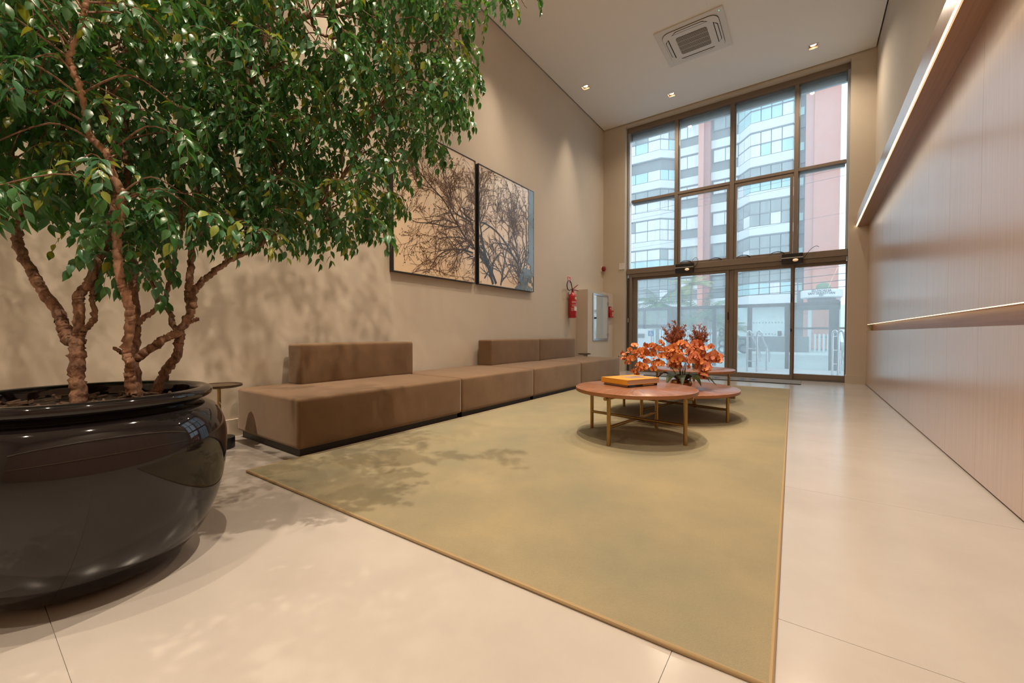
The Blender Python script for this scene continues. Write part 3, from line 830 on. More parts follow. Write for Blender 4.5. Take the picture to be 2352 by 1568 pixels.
cyl_patch('cream_label', R(-30), R(25), 0.385, 0.435, 0.0826, 'label_cream', ex)
cyl_patch('white_label', R(-40), R(30), 0.15, 0.235, 0.0826, 'sign_white', ex)
for z in (0.24, 0.265, 0.31, 0.335): cyl_patch('text_line', R(-75), R(-10), z, z + 0.008, 0.0826, 'sign_white', ex)
for z in (0.15, 0.175, 0.20): cyl_patch('text_line', R(-85), R(-48), z, z + 0.007, 0.0826, 'sign_white', ex)
MB().box(-0.10, -0.07, -0.03, 0.03, 0.40, 0.54).build('wall_bracket', 'steel', ex)

sg = thing('extinguisher_sign', 'small red and white fire extinguisher sign above the extinguisher', 'sign', (XL, 7.555, 1.945))
MB().box(0, 0.004, 0, 0.155, 0, 0.15).build('plate', 'sign_white', sg)
MB().box(0.004, 0.005, 0.01, 0.145, 0.01, 0.14).build('red_field', 'sign_red', sg)
MB().box(0.005, 0.006, 0.055, 0.10, 0.02, 0.105).box(0.005, 0.006, 0.067, 0.088, 0.105, 0.118).box(0.005, 0.006, 0.05, 0.075, 0.116, 0.124).build('extinguisher_symbol', 'sign_white', sg)
al = thing('fire_alarm', 'round dark red alarm sounder in the wall corner', 'alarm', (XL, 9.325, 2.455))
MB().box(0, 0.02, -0.07, 0.06, -0.065, 0.065).build('back_plate', 'sign_white', al, bevel=0.004)
MB().lathe([(0.062, 0), (0.062, 0.05), (0.045, 0.065), (0.0001, 0.065)], 28).build('sounder', 'red_dark', al, (0.02, 0, 0), (0, R(90), 0), smooth=True)
tag(MB().box(-0.068, 0.068, -0.012, 0, -0.075, 0.075).build('wall_plate', 'white_plastic', None, (-3.587, YB, 2.485), bevel=0.004),
    'blank white square wall plate left of the window', 'wall plate')

# ------------------------------------------------------------------ doormat
dm = thing('doormat', 'long grey doormat with blue lettering at the doors', 'doormat', (-1.45, 9.02, 0))
MB().box(-1.37, 1.37, -0.33, 0.36, 0.0005, 0.012).build('mat_body', 'mat_grey', dm, bevel=0.003)
MB().box(-1.372, 1.372, -0.335, -0.315, 0.0, 0.013).build('mat_edge', 'black', dm)
for k, x in enumerate((-0.02, 0.22, 0.44, 0.62)):
    q = MB()
    q.box(x - 0.08, x + 0.06, 0.05, 0.10, 0.0121, 0.0128); q.box(x - 0.05, x + 0.08, -0.16, -0.11, 0.0121, 0.0128); q.box(x - 0.02, x + 0.03, -0.12, 0.06, 0.0121, 0.0128)
    q.build('letter', 'mat_blue', dm)

# ------------------------------------------------------------------ planter
pl = thing('planter', 'big glossy black round ceramic planter holding the tree', 'planter', (-2.223, 0.30, 0))
prof = [(0.19, 0.0), (0.215, 0.004)]
RB, RM, ZM, ZR, RR = 0.215, 0.441, 0.455, 0.68, 0.39
for k in range(1, 15):
    a = k / 14 * math.pi / 2
    prof.append((RB + (RM - RB) * math.sin(a), 0.004 + (ZM - 0.004) * (1 - math.cos(a))))
for k in range(1, 10):
    a = k / 10 * math.pi / 2
    prof.append((RR - 0.035 + (RM - RR + 0.035) * math.cos(a), ZM + (ZR - 0.062 - ZM) * math.sin(a)))
prof += [(RR - 0.040, ZR - 0.058), (RR - 0.036, ZR - 0.045)]
for k in range(0, 13):
    a = R(-70) + k / 12 * R(250)
    prof.append((RR - 0.026 + 0.027 * math.cos(a), ZR - 0.022 + 0.022 * math.sin(a)))
prof += [(RR - 0.055, ZR - 0.04), (RR - 0.062, ZR - 0.1), (RR - 0.06, 0.5)]
MB().lathe(prof, 96).build('pot', 'black_gloss', pl, smooth=True, angle=70)
rs = random.Random(2)
sb = MB(); NR, NS = 8, 40
sb.v.append((0, 0, 0.63))
for i in range(1, NR + 1):
    for k in range(NS):
        a = 2 * math.pi * k / NS; r = (RR - 0.062) * i / NR
        sb.v.append((r * math.cos(a), r * math.sin(a), 0.627 + rs.uniform(-0.008, 0.008)))
for k in range(NS): sb.face([0, 1 + k, 1 + (k + 1) % NS])
for i in range(NR - 1):
    for k in range(NS):
        b = 1 + i * NS; k2 = (k + 1) % NS
        sb.face([b + k, b + NS + k, b + NS + k2, b + k2])
sb.build('soil', 'soil', pl, smooth=True)
mc = MB()
for k in range(90):
    a = rs.uniform(0, 6.28); r = 0.31 * math.sqrt(rs.random())
    x, y = r * math.cos(a), r * math.sin(a); d = rs.uniform(0, 6.28); L = rs.uniform(0.015, 0.045)
    mc.tube([(x, y, 0.634), (x + L * math.cos(d), y + L * math.sin(d), 0.642)], rs.uniform(0.003, 0.008), 5)
tag(mc.build('mulch', 'chip', pl), 'scattered brown bark mulch', kind='stuff')
a = R(20)
MB().box(-0.001, 0.001, -0.018, 0.018, -0.008, 0.008).build('sticker', 'steel', pl, ((RM - 0.022) * math.cos(R(75)), (RM - 0.022) * math.sin(R(75)), 0.585), (0, R(-28), R(75)))

# ------------------------------------------------------------------ tree
BRANCHES = [
 [(-2.256,0.286,0.628,0.03),(-2.281,0.287,0.733,0.0287),(-2.3,0.292,0.839,0.0273),(-2.323,0.293,0.877,0.026)],
 [(-2.323,0.293,0.861,0.026),(-2.371,0.274,0.877,0.0249),(-2.405,0.266,0.932,0.0238),(-2.434,0.261,0.971,0.0227),(-2.517,0.219,1.084,0.0217),(-2.56,0.205,1.142,0.0206),(-2.612,0.184,1.213,0.0195),(-2.651,0.173,1.272,0.0184),(-2.671,0.175,1.339,0.0173),(-2.678,0.188,1.418,0.0163),(-2.703,0.188,1.516,0.0152),(-2.753,0.17,1.633,0.0141),(-2.798,0.155,1.739,0.013)],
 [(-2.615,0.166,1.317,0.012),(-2.612,0.15,1.341,0.01),(-2.615,0.131,1.365,0.008)],
 [(-2.317,0.297,0.861,0.021),(-2.339,0.302,0.904,0.0203),(-2.367,0.305,1.005,0.0195),(-2.389,0.312,1.062,0.0188),(-2.382,0.338,1.109,0.018),(-2.379,0.363,1.191,0.0173),(-2.382,0.383,1.246,0.0165),(-2.381,0.407,1.361,0.0158),(-2.39,0.423,1.448,0.015),(-2.409,0.432,1.525,0.0143),(-2.453,0.424,1.645,0.0135),(-2.463,0.44,1.755,0.0128),(-2.522,0.421,1.904,0.012)],
 [(-2.306,0.305,0.899,0.013),(-2.319,0.327,0.932,0.0122),(-2.335,0.345,0.961,0.0114),(-2.377,0.347,1.053,0.0106),(-2.401,0.361,1.124,0.0098),(-2.423,0.376,1.186,0.009)],
 [(-2.265,0.44,0.64,0.021),(-2.265,0.435,0.721,0.0205),(-2.253,0.436,0.779,0.0201),(-2.259,0.425,0.819,0.0196),(-2.244,0.431,0.921,0.0192),(-2.231,0.434,0.978,0.0187),(-2.237,0.423,1.051,0.0183),(-2.247,0.41,1.106,0.0178),(-2.249,0.403,1.2,0.0174),(-2.245,0.4,1.283,0.0169),(-2.228,0.406,1.364,0.0165),(-2.216,0.41,1.445,0.016)],
 [(-2.215,0.411,1.459,0.016),(-2.236,0.386,1.543,0.0154),(-2.234,0.378,1.598,0.0148),(-2.254,0.352,1.64,0.0142),(-2.269,0.331,1.676,0.0135),(-2.266,0.323,1.74,0.0129),(-2.27,0.311,1.826,0.0123),(-2.278,0.296,1.9,0.0117),(-2.284,0.282,1.956,0.0111),(-2.235,0.308,2.027,0.0105),(-2.211,0.315,2.093,0.0098),(-2.192,0.319,2.141,0.0092),(-2.188,0.312,2.216,0.0086),(-2.159,0.325,2.344,0.008)],
 [(-2.315,0.465,0.62,0.024),(-2.361,0.467,0.772,0.0232),(-2.395,0.478,0.893,0.0223),(-2.425,0.49,0.979,0.0215),(-2.471,0.491,1.081,0.0207),(-2.507,0.5,1.172,0.0198),(-2.553,0.501,1.279,0.019),(-2.6,0.502,1.415,0.0182),(-2.647,0.502,1.522,0.0173),(-2.667,0.523,1.664,0.0165),(-2.732,0.513,1.845,0.0157),(-2.742,0.543,2.064,0.0148),(-2.825,0.521,2.288,0.014)],
 [(-2.324,0.467,0.934,0.013),(-2.33,0.502,0.971,0.0118),(-2.333,0.541,1.015,0.0106),(-2.375,0.552,1.08,0.0094),(-2.443,0.544,1.147,0.0082),(-2.496,0.546,1.203,0.007)],
 [(-2.298,0.457,0.787,0.021),(-2.291,0.506,0.833,0.0205),(-2.287,0.552,0.874,0.02),(-2.281,0.599,0.905,0.0195),(-2.288,0.638,0.968,0.019),(-2.32,0.659,1.021,0.0185),(-2.372,0.665,1.089,0.018),(-2.407,0.684,1.186,0.0175),(-2.444,0.703,1.299,0.017),(-2.498,0.708,1.375,0.0165),(-2.52,0.737,1.489,0.016),(-2.54,0.768,1.606,0.0155),(-2.588,0.778,1.726,0.015),(-2.601,0.814,1.85,0.0145),(-2.613,0.851,1.962,0.014)],
 [(-2.299,0.66,1.02,0.018),(-2.383,0.693,1.105,0.0172),(-2.43,0.753,1.168,0.0164),(-2.45,0.832,1.25,0.0155),(-2.478,0.906,1.306,0.0147),(-2.47,1.005,1.374,0.0139),(-2.456,1.11,1.477,0.0131),(-2.469,1.194,1.536,0.0123),(-2.411,1.332,1.683,0.0115),(-2.359,1.467,1.889,0.0106),(-2.343,1.576,2.096,0.0098),(-2.338,1.678,2.36,0.009)],
 [(-2.309,0.612,0.902,0.014),(-2.359,0.6,0.943,0.0134),(-2.389,0.603,0.989,0.0128),(-2.434,0.595,1.035,0.0121),(-2.448,0.61,1.122,0.0115),(-2.452,0.633,1.223,0.0109),(-2.466,0.648,1.326,0.0102),(-2.471,0.67,1.411,0.0096),(-2.504,0.672,1.532,0.009)],
 [(-2.38,0.542,0.626,0.023),(-2.352,0.571,0.729,0.0222),(-2.318,0.603,0.792,0.0215),(-2.315,0.613,0.861,0.0208),(-2.314,0.621,0.899,0.02)],
 [(-2.318,0.638,0.947,0.01),(-2.283,0.654,0.956,0.009),(-2.25,0.669,0.968,0.008)],
 [(-2.265,0.426,0.813,0.01),(-2.267,0.409,0.822,0.009),(-2.268,0.393,0.84,0.008)],
 [(-2.531,0.779,1.647,0.02),(-2.544,0.803,1.749,0.019),(-2.557,0.828,1.876,0.018),(-2.524,0.886,2.038,0.017),(-2.483,0.951,2.185,0.016),(-2.461,1.003,2.395,0.015),(-2.423,1.066,2.594,0.014),(-2.414,1.112,2.905,0.013),(-2.524,1.072,3.271,0.012)],
 [(-2.331,1.07,2.557,0.02),(-2.268,1.217,2.68,0.0176),(-2.251,1.332,2.786,0.0152),(-2.228,1.45,2.894,0.0128),(-2.107,1.642,3.121,0.0104),(-1.951,1.86,3.358,0.008)],
 [(-2.288,1.228,2.681,0.011),(-2.337,1.271,2.668,0.01),(-2.35,1.342,2.672,0.009),(-2.317,1.446,2.697,0.008),(-2.232,1.587,2.73,0.007),(-2.173,1.71,2.765,0.006),(-2.042,1.885,2.816,0.005),(-1.961,2.026,2.912,0.004)],
 [(-2.448,1.089,1.752,0.012),(-2.457,1.168,1.899,0.0108),(-2.464,1.248,1.979,0.0097),(-2.446,1.347,2.142,0.0085),(-2.447,1.433,2.312,0.0073),(-2.444,1.522,2.489,0.0062),(-2.367,1.665,2.674,0.005)],
 [(-2.722,0.469,2.212,0.009),(-2.847,0.399,2.223,0.0077),(-2.752,0.491,2.298,0.0063),(-2.724,0.533,2.353,0.005)],
 [(-2.627,0.218,1.763,0.012),(-2.583,0.28,1.72,0.0112),(-2.607,0.297,1.863,0.0105),(-2.771,0.218,2.199,0.0097),(-2.874,0.179,2.409,0.009)],
 [(-2.664,0.439,1.803,0.014),(-2.707,0.437,1.956,0.013),(-2.731,0.448,2.112,0.012),(-2.767,0.451,2.292,0.011),(-2.844,0.425,2.476,0.01),(-2.884,0.426,2.705,0.009)],
 [(-2.504,1.29,1.562,0.006),(-2.367,1.561,1.814,0.005),(-2.345,1.747,2.038,0.004),(-2.335,1.924,2.247,0.003)],
 [(-1.951,1.86,3.358,0.005),(-1.757,2.059,3.235,0.004),(-1.602,2.231,3.164,0.003),(-1.559,2.322,3.088,0.002)],
]
SPRAYS = [(-2.69,1.12,2.15),(-2.13,0.95,1.51),(-2.15,1.81,4.07),(-2.30,0.74,2.04),(-2.16,2.18,2.62),(-3.08,-0.02,2.78),(-2.20,0.59,1.87),(-1.95,1.16,1.68),(-3.20,0.18,1.88),(-1.97,2.00,3.66),
 (-3.22,0.03,1.84),(-3.12,0.48,2.38),(-3.37,0.11,2.07),(-3.10,0.64,3.54),(-3.08,0.69,4.09),(-2.53,1.94,4.75),(-2.24,1.50,4.15),(-3.62,0.44,3.04),(-1.99,2.23,3.46),(-2.34,0.99,2.65),
 (-2.35,1.54,2.11),(-2.30,1.08,1.97),(-2.59,1.38,3.73),(-2.06,0.93,2.28),(-2.87,0.97,3.64),(-2.31,1.03,1.85),(-3.06,0.48,1.72),(-1.91,2.01,3.05),(-3.25,0.13,1.67),(-2.81,0.74,2.17),
 (-2.70,1.55,4.32),(-2.91,0.62,2.34),(-2.08,0.90,1.93),(-3.05,0.12,2.56),(-2.04,1.02,2.20),(-2.27,0.92,2.34),(-2.63,0.54,3.03),(-2.85,0.53,3.78),(-3.16,0.48,2.48),(-2.87,0.08,2.10),
 (-2.23,0.79,2.18),(-2.35,0.99,1.58),(-3.07,0.54,1.41),(-2.63,0.74,3.19),(-2.60,1.05,2.88),(-2.18,0.86,1.89),(-2.45,0.78,2.65),(-1.98,1.17,2.35),(-3.58,0.34,2.94),(-2.96,1.00,4.47),
 (-2.34,1.25,2.42),(-2.23,0.27,1.50),(-2.09,1.58,2.31),(-3.14,0.35,1.86),(-2.85,0.09,2.35),(-2.51,0.72,2.98),(-3.77,-0.01,3.40),(-2.70,1.43,4.62),(-3.39,0.10,3.09),(-2.49,0.47,3.34),
 (-2.94,0.67,3.24),(-2.78,1.20,2.97),(-1.96,1.66,2.96),(-2.42,1.21,3.64),(-2.97,0.07,1.60),(-2.56,1.78,3.51),(-2.70,1.03,2.62),(-2.15,0.57,1.73),(-2.72,0.69,1.58),(-2.27,0.51,2.37),
 (-2.82,0.12,3.04),(-2.19,0.18,2.08),(-2.35,2.28,4.02),(-2.58,0.04,1.82),(-2.14,1.04,1.99),(-2.47,0.33,2.35),(-2.08,1.18,2.06),(-3.20,0.27,2.13),(-2.10,1.36,3.04),(-2.26,2.03,3.32),
 (-3.38,0.04,2.41),(-2.26,0.87,1.62),(-3.02,-0.09,2.18),(-2.89,1.04,3.33),(-2.74,0.05,2.61),(-2.40,0.53,2.20),(-2.38,-0.03,1.66),(-2.75,0.36,1.83),(-2.16,1.93,2.63),(-3.02,1.10,3.23),
 (-1.95,1.21,2.46),(-3.48,-0.12,2.26),(-2.41,1.37,4.18),(-2.87,0.72,2.91),(-2.18,2.18,3.22),(-2.84,1.04,2.97),(-2.54,0.50,3.09),(-2.42,0.39,1.75),(-3.55,0.59,3.75),(-2.47,1.03,3.01),
 (-3.37,0.02,1.96),(-2.50,0.15,1.59),(-2.47,1.22,1.75),(-2.03,1.40,3.12),(-2.88,0.54,2.67),(-2.96,0.57,1.33),(-2.04,1.97,2.48),(-2.44,0.78,1.79),(-2.52,0.96,2.21),(-2.43,0.29,3.10),
 (-2.13,1.31,2.14),(-2.09,2.05,4.02),(-2.20,1.97,2.54),(-2.10,1.22,2.38),(-2.34,0.70,1.50),(-2.65,0.53,3.70),(-2.43,0.82,2.02),(-2.23,0.96,1.88),(-3.37,-0.04,2.31),(-2.00,1.70,2.22),
 (-3.04,0.67,2.68),(-3.01,0.81,1.83),(-2.84,0.38,1.62),(-2.26,2.20,4.44),(-2.94,1.23,4.40),(-2.46,1.70,2.42),(-2.12,2.24,2.88),(-3.04,-0.02,2.96),(-2.94,0.54,3.66),(-2.67,0.05,2.23),
 (-2.21,1.27,1.55),(-2.92,0.35,2.50),(-2.09,1.39,2.57),(-2.70,0.40,1.60),(-3.15,0.35,3.67),(-2.26,0.41,1.33),(-2.18,0.35,1.55),(-2.01,1.27,3.05),(-2.23,0.41,2.19),(-2.06,1.04,2.52),
 (-2.60,0.49,1.78),(-2.61,0.99,1.60),(-3.04,0.55,1.58),(-2.61,1.03,3.86),(-3.05,0.69,3.46),(-3.34,0.12,2.50),(-2.90,0.53,2.96),(-2.45,0.21,2.06),(-2.23,0.73,1.88),(-2.43,1.55,3.32),
 (-2.38,-0.03,2.00),(-2.33,0.44,2.61),(-2.31,1.05,1.50),(-2.94,0.92,2.23),(-2.23,1.29,2.71),(-1.93,2.10,4.00),(-2.84,0.27,1.64),(-2.42,0.46,2.05),(-2.33,0.53,1.45),(-2.18,0.60,1.50),
 (-2.22,1.12,3.79),(-1.78,1.57,2.12),(-2.14,0.94,1.65),(-2.15,1.32,3.46),(-2.60,0.01,2.41),(-2.33,1.07,3.58),(-3.02,0.72,2.58),(-2.10,1.90,2.94),(-2.97,0.63,1.91),(-2.27,2.00,4.12),
 (-2.64,0.04,1.64),(-3.29,0.03,2.15),(-3.06,1.16,4.60),(-2.21,1.47,1.66),(-2.55,0.03,2.28),(-1.71,1.76,2.95),(-1.96,1.39,2.64),(-2.71,0.69,1.93),(-3.00,0.15,3.35),(-2.28,0.09,1.69),
 (-2.43,0.91,3.29),(-2.49,0.95,2.31),(-2.81,0.59,1.71),(-2.56,1.38,2.63),(-2.17,0.09,1.99),(-2.61,1.20,2.66),(-2.70,0.79,2.86),(-2.93,0.52,2.36),(-2.21,1.54,3.02),(-2.48,1.56,2.67),
 (-2.75,1.12,2.25),(-2.58,0.32,1.82),(-1.86,1.65,2.28),(-2.59,0.52,2.58),(-2.24,1.81,2.50),(-2.76,0.16,2.68),(-3.10,0.18,2.40),(-2.67,0.87,3.65),(-3.11,0.26,3.05),(-2.82,0.20,1.99),
 (-2.77,0.01,1.74),(-2.30,0.30,1.83),(-3.05,0.95,4.27),(-3.10,0.80,4.10),(-2.92,0.85,3.28),(-2.74,0.66,2.20),(-2.13,1.82,3.74),(-2.61,1.11,3.50),(-2.43,2.11,3.93),(-3.15,0.59,1.73),
 (-3.08,0.07,1.82),(-2.49,0.62,3.02),(-2.01,1.45,2.32),(-2.60,0.74,2.39),(-2.90,0.38,2.92),(-2.71,0.86,4.01),(-2.30,0.31,2.69),(-2.52,1.46,1.64),(-2.60,1.47,2.30),(-2.53,0.98,3.23),
 (-1.97,1.57,1.97),(-2.66,1.52,4.16),(-2.34,1.23,2.12),(-2.18,1.81,2.67),(-2.93,0.77,2.72),(-2.81,0.35,2.31),(-2.42,1.12,3.31),(-2.77,-0.08,2.15),(-2.80,-0.06,2.63),(-2.70,0.26,2.39),
 (-3.04,0.10,2.01),(-2.86,0.76,2.63),(-1.66,1.75,2.48),(-2.44,0.70,2.10),(-2.67,1.34,3.46),(-2.56,1.60,3.26),(-3.17,0.44,2.09),(-3.09,-0.01,1.73),(-2.86,0.92,1.97),(-1.91,1.32,1.76),
 (-3.06,0.66,1.56),(-2.62,1.60,3.76),(-2.60,1.13,1.75),(-3.16,0.36,3.16),(-2.50,0.88,1.57),(-3.01,0.07,3.15),(-2.75,0.46,3.11),(-2.56,0.04,2.09),(-2.31,0.07,1.53),(-2.67,0.61,1.87),
 (-1.81,1.61,3.02),(-3.52,-0.12,2.95),(-2.35,0.81,3.02),(-2.42,0.31,1.66),(-2.81,0.63,3.68),(-2.72,0.84,2.24),(-1.85,1.47,2.78),(-2.72,1.01,3.46),(-1.69,1.69,2.31),(-2.27,0.62,1.72),
 (-2.22,2.52,4.32),(-1.74,1.60,2.24),(-2.45,0.40,2.65),(-2.84,1.09,2.15),(-3.58,0.04,3.41),(-2.54,0.66,1.97),(-2.29,0.14,2.58),(-2.02,1.32,2.73),(-2.63,-0.04,2.19),(-2.39,1.06,3.11),
 (-2.75,0.80,2.75),(-2.15,1.88,2.76),(-2.33,0.95,1.99),(-3.54,0.37,3.31),(-2.33,0.81,2.13),(-2.91,1.08,2.65),(-2.84,1.17,1.85),(-2.62,0.87,2.45),(-2.57,0.97,1.91),(-2.46,1.41,3.19),
 (-2.83,0.23,2.27),(-1.99,1.84,2.69),(-2.36,1.07,2.35),(-2.84,0.47,2.07),(-2.44,0.67,1.70),(-2.86,0.45,1.90),(-2.19,0.47,1.43),(-2.88,0.92,1.76),(-1.79,2.09,3.65),(-3.58,0.13,3.51),
 (-2.37,1.34,1.63),(-3.23,0.24,2.29),(-2.75,1.02,2.78),(-2.16,1.59,4.22),(-2.58,0.15,1.74),(-2.40,0.62,2.00),(-2.07,1.79,3.16),(-2.81,1.07,4.44),(-2.45,1.24,2.29),(-3.04,0.76,2.84),
 (-2.75,1.30,3.08),(-2.50,0.03,2.56),(-2.92,0.18,3.16),(-2.60,0.49,1.45),(-1.93,1.32,2.31),(-3.04,0.21,2.28),(-1.84,1.78,2.58),(-2.34,0.37,2.23),(-3.20,0.63,4.09),(-2.72,0.13,2.18),
 (-3.41,0.21,2.80),(-2.61,0.33,2.40),(-2.70,0.88,2.57),(-3.26,0.30,3.30),(-2.90,1.55,3.65),(-2.19,1.43,2.21),(-2.44,1.04,1.51),(-2.77,0.03,1.85),(-3.18,0.81,3.76),(-2.55,0.57,2.50),
 (-2.97,0.76,3.31),(-3.19,0.08,2.04),(-3.13,0.47,1.60),(-2.78,-0.02,1.95),(-3.03,1.12,3.96),(-3.21,0.37,2.56),(-2.55,0.44,1.99),(-2.35,0.17,2.31),(-2.53,0.27,1.72),(-2.37,1.97,3.58),
 (-2.34,0.12,2.80),(-2.62,0.45,2.64),(-2.04,1.21,1.97),(-2.14,1.57,3.87),(-2.78,0.17,2.46),(-2.51,0.89,1.73),(-2.76,0.89,3.59),(-3.64,-0.09,2.19),(-2.45,1.05,2.41),(-2.44,0.15,2.17),
 (-3.08,0.24,1.72),(-2.63,1.21,2.04),(-2.12,0.74,2.21),(-2.28,0.24,2.31),(-2.53,1.26,2.72),(-2.46,0.38,1.88),(-2.35,1.39,2.73),(-3.06,0.37,2.04),(-3.47,0.07,3.24),(-2.58,0.75,1.78),
 (-2.44,0.14,1.81),(-2.65,1.32,3.26),(-2.39,1.85,2.12),(-2.99,-0.08,1.97),(-2.44,1.44,1.91),(-2.67,0.15,1.56),(-2.30,0.86,2.64),(-1.89,1.29,1.50),(-2.47,-0.06,2.08),(-2.25,0.82,1.45),
 (-2.78,0.63,3.44),(-2.68,1.21,1.85),(-1.92,1.92,2.76),(-2.31,0.35,2.93),(-2.97,0.61,1.80),(-3.25,1.06,3.79),(-2.23,2.10,2.71),(-3.22,0.91,4.20),(-2.59,1.67,3.92),(-2.72,0.91,2.68),
 (-2.38,0.36,2.02),(-2.85,0.19,1.58),(-2.15,1.12,2.71),(-2.24,1.52,1.83),(-2.94,0.70,2.49),(-2.39,0.80,2.53),(-2.39,0.22,1.75),(-2.44,0.89,2.70),(-3.27,0.30,3.42),(-2.31,0.91,1.76),
 (-2.53,1.93,4.51),(-3.36,1.04,3.53),(-2.91,0.84,1.64),(-2.65,0.95,2.76),(-3.40,0.49,3.26),(-2.08,0.85,1.38),(-3.44,0.11,2.98),(-3.78,0.00,3.29),(-2.32,0.01,1.78),(-2.33,0.62,2.13),
 (-2.60,1.14,2.34),(-3.01,0.27,3.35),(-1.89,1.85,2.88),(-2.20,0.55,2.27),(-2.92,0.28,2.19),(-2.23,0.47,1.82),(-2.15,1.01,2.63),(-2.33,0.68,2.44),(-2.81,1.17,2.67),(-2.24,1.66,2.65),
 (-2.35,1.34,2.48),(-3.15,0.67,2.96),(-2.54,1.43,2.02),(-2.67,0.22,2.07),(-2.35,0.90,3.67),(-2.43,1.60,3.48),(-2.52,1.11,2.51),(-1.92,1.57,3.54),(-2.50,1.73,2.92),(-3.09,0.18,2.76),
 (-2.31,-0.02,1.45),(-3.07,0.92,3.73),(-1.96,1.27,1.66),(-2.47,0.91,2.47),(-2.05,1.55,2.62),(-2.18,1.25,1.66),(-2.92,1.18,3.61),(-2.96,0.88,2.38),(-2.61,0.51,2.22),(-2.86,1.27,4.02),
 (-3.07,1.00,4.13),(-3.45,0.36,3.80),(-2.14,1.03,2.21),(-2.49,1.11,4.17),(-2.20,0.50,3.25),(-3.24,-0.08,2.49),(-3.47,0.53,3.01),(-2.45,1.79,4.08),(-2.53,0.24,2.23),(-3.14,0.12,3.07),
 (-2.20,0.83,2.08),(-2.04,2.03,3.39),(-2.77,1.15,2.35),(-2.91,1.67,3.52),(-2.39,1.74,3.02),(-3.27,0.05,2.44),(-2.10,1.72,2.20),(-2.08,1.49,2.97),(-2.64,-0.06,1.99),(-2.61,0.97,2.11),
 (-2.39,0.51,1.32),(-2.57,1.33,2.04),(-2.17,0.64,2.08),(-2.21,1.22,1.77),(-2.45,0.51,2.34),(-3.65,-0.11,2.54),(-3.19,-0.10,2.11),(-2.08,1.31,2.46),(-2.41,0.02,1.43),(-3.21,0.87,3.23),
 (-2.63,1.41,1.88),(-2.26,0.96,3.21),(-3.33,0.34,3.88),(-2.03,2.02,3.13),(-2.20,1.10,2.07),(-2.52,0.66,3.57),(-1.99,2.00,3.49),(-2.88,0.40,3.25),(-3.34,0.15,3.02),(-3.30,-0.08,2.66),
 (-3.05,0.72,1.68),(-2.62,0.40,2.17),(-2.30,1.60,1.67),(-2.31,1.45,1.99),(-2.46,1.48,2.39),(-2.22,2.02,2.31),(-2.35,0.87,1.65),(-2.09,1.65,3.16),(-2.49,0.94,1.43),(-3.83,-0.03,2.91),
 (-2.15,1.99,3.48),(-2.44,1.84,2.69),(-2.29,1.93,3.24),(-2.60,1.30,4.20),(-2.33,1.62,1.79),(-2.00,1.70,2.64),(-2.42,1.32,2.03),(-3.14,0.08,1.95),(-2.60,0.64,3.20),(-2.60,1.28,2.58),
 (-3.02,0.35,2.28),(-3.14,0.28,2.55),(-2.98,1.22,3.45),(-2.58,0.27,2.05),(-2.26,1.55,3.77),(-1.77,1.75,2.85),(-2.88,-0.04,1.72),(-2.72,0.58,1.98),(-2.03,1.81,2.90),(-2.72,0.91,2.90),
 (-3.57,-0.05,2.43),(-2.17,2.14,2.91),(-2.98,0.57,2.02),(-2.53,1.31,1.68),(-2.15,1.06,2.79),(-2.81,0.74,2.04),(-2.25,1.39,2.97),(-2.68,0.93,1.53),(-2.43,0.22,1.87),(-2.44,-0.03,1.79),
 (-2.11,2.00,3.28),(-2.58,1.52,2.58),(-3.55,0.24,3.15),(-2.96,0.49,3.06),(-2.07,2.23,2.98),(-2.96,0.30,2.85),(-1.79,1.69,2.46),(-2.65,0.30,2.15),(-2.30,0.88,2.44),(-3.46,0.25,3.91),
 (-1.99,1.80,2.46),(-2.22,1.64,3.52),(-2.57,0.15,2.63),(-2.34,0.09,2.10),(-3.08,0.54,2.92),(-3.26,0.61,3.54),(-3.03,0.91,3.56),(-2.26,0.84,1.96),(-3.14,0.17,2.26),(-2.26,1.40,2.46),
 (-2.66,1.32,1.75),(-2.79,0.64,1.49),(-2.12,1.33,2.82),(-2.53,0.20,1.90),(-2.55,1.68,3.02),(-2.53,0.31,1.91),(-2.36,1.08,2.73),(-2.65,0.52,1.64),(-2.85,-0.03,2.53),(-2.94,0.17,2.01),
 (-3.15,0.53,2.16),(-2.55,1.40,3.46),(-2.23,0.17,1.85),(-2.85,0.72,1.77),(-2.62,0.88,3.75),(-2.65,0.71,3.58),(-2.51,0.79,1.88),(-2.17,1.81,2.41),(-2.26,0.60,2.40),(-1.97,1.42,1.87),
 (-3.72,0.04,3.03),(-2.83,0.88,2.79),(-2.35,0.46,3.03),(-2.91,1.37,4.76),(-2.19,1.89,3.20),(-3.59,-0.07,1.92),(-2.23,0.35,2.10),(-3.20,-0.07,1.84),(-2.97,0.60,2.59),(-2.96,0.06,1.92),
 (-2.16,1.55,2.90),(-3.41,0.05,1.78),(-2.16,0.89,2.53),(-3.18,0.54,2.82),(-2.78,0.23,3.02),(-2.45,1.78,3.89),(-1.86,1.45,2.44),(-2.94,1.64,4.76),(-3.03,0.03,2.12),(-2.14,1.62,2.80),
 (-2.77,0.71,3.91),(-2.48,0.83,2.24),(-2.86,0.99,2.54),(-3.54,0.17,3.27),(-3.01,0.24,2.72),(-2.31,1.68,2.23),(-3.22,0.19,2.56),(-2.42,1.64,2.60),(-2.21,1.10,2.97),(-2.28,1.10,2.54),
 (-2.31,0.93,3.46),(-1.70,1.88,3.29),(-3.08,0.49,3.92),(-2.72,1.06,2.04),(-2.30,1.03,3.80),(-2.96,1.09,4.32),(-2.69,1.68,4.32),(-3.12,0.46,3.77),(-2.84,-0.09,2.02),(-2.75,0.11,1.69),
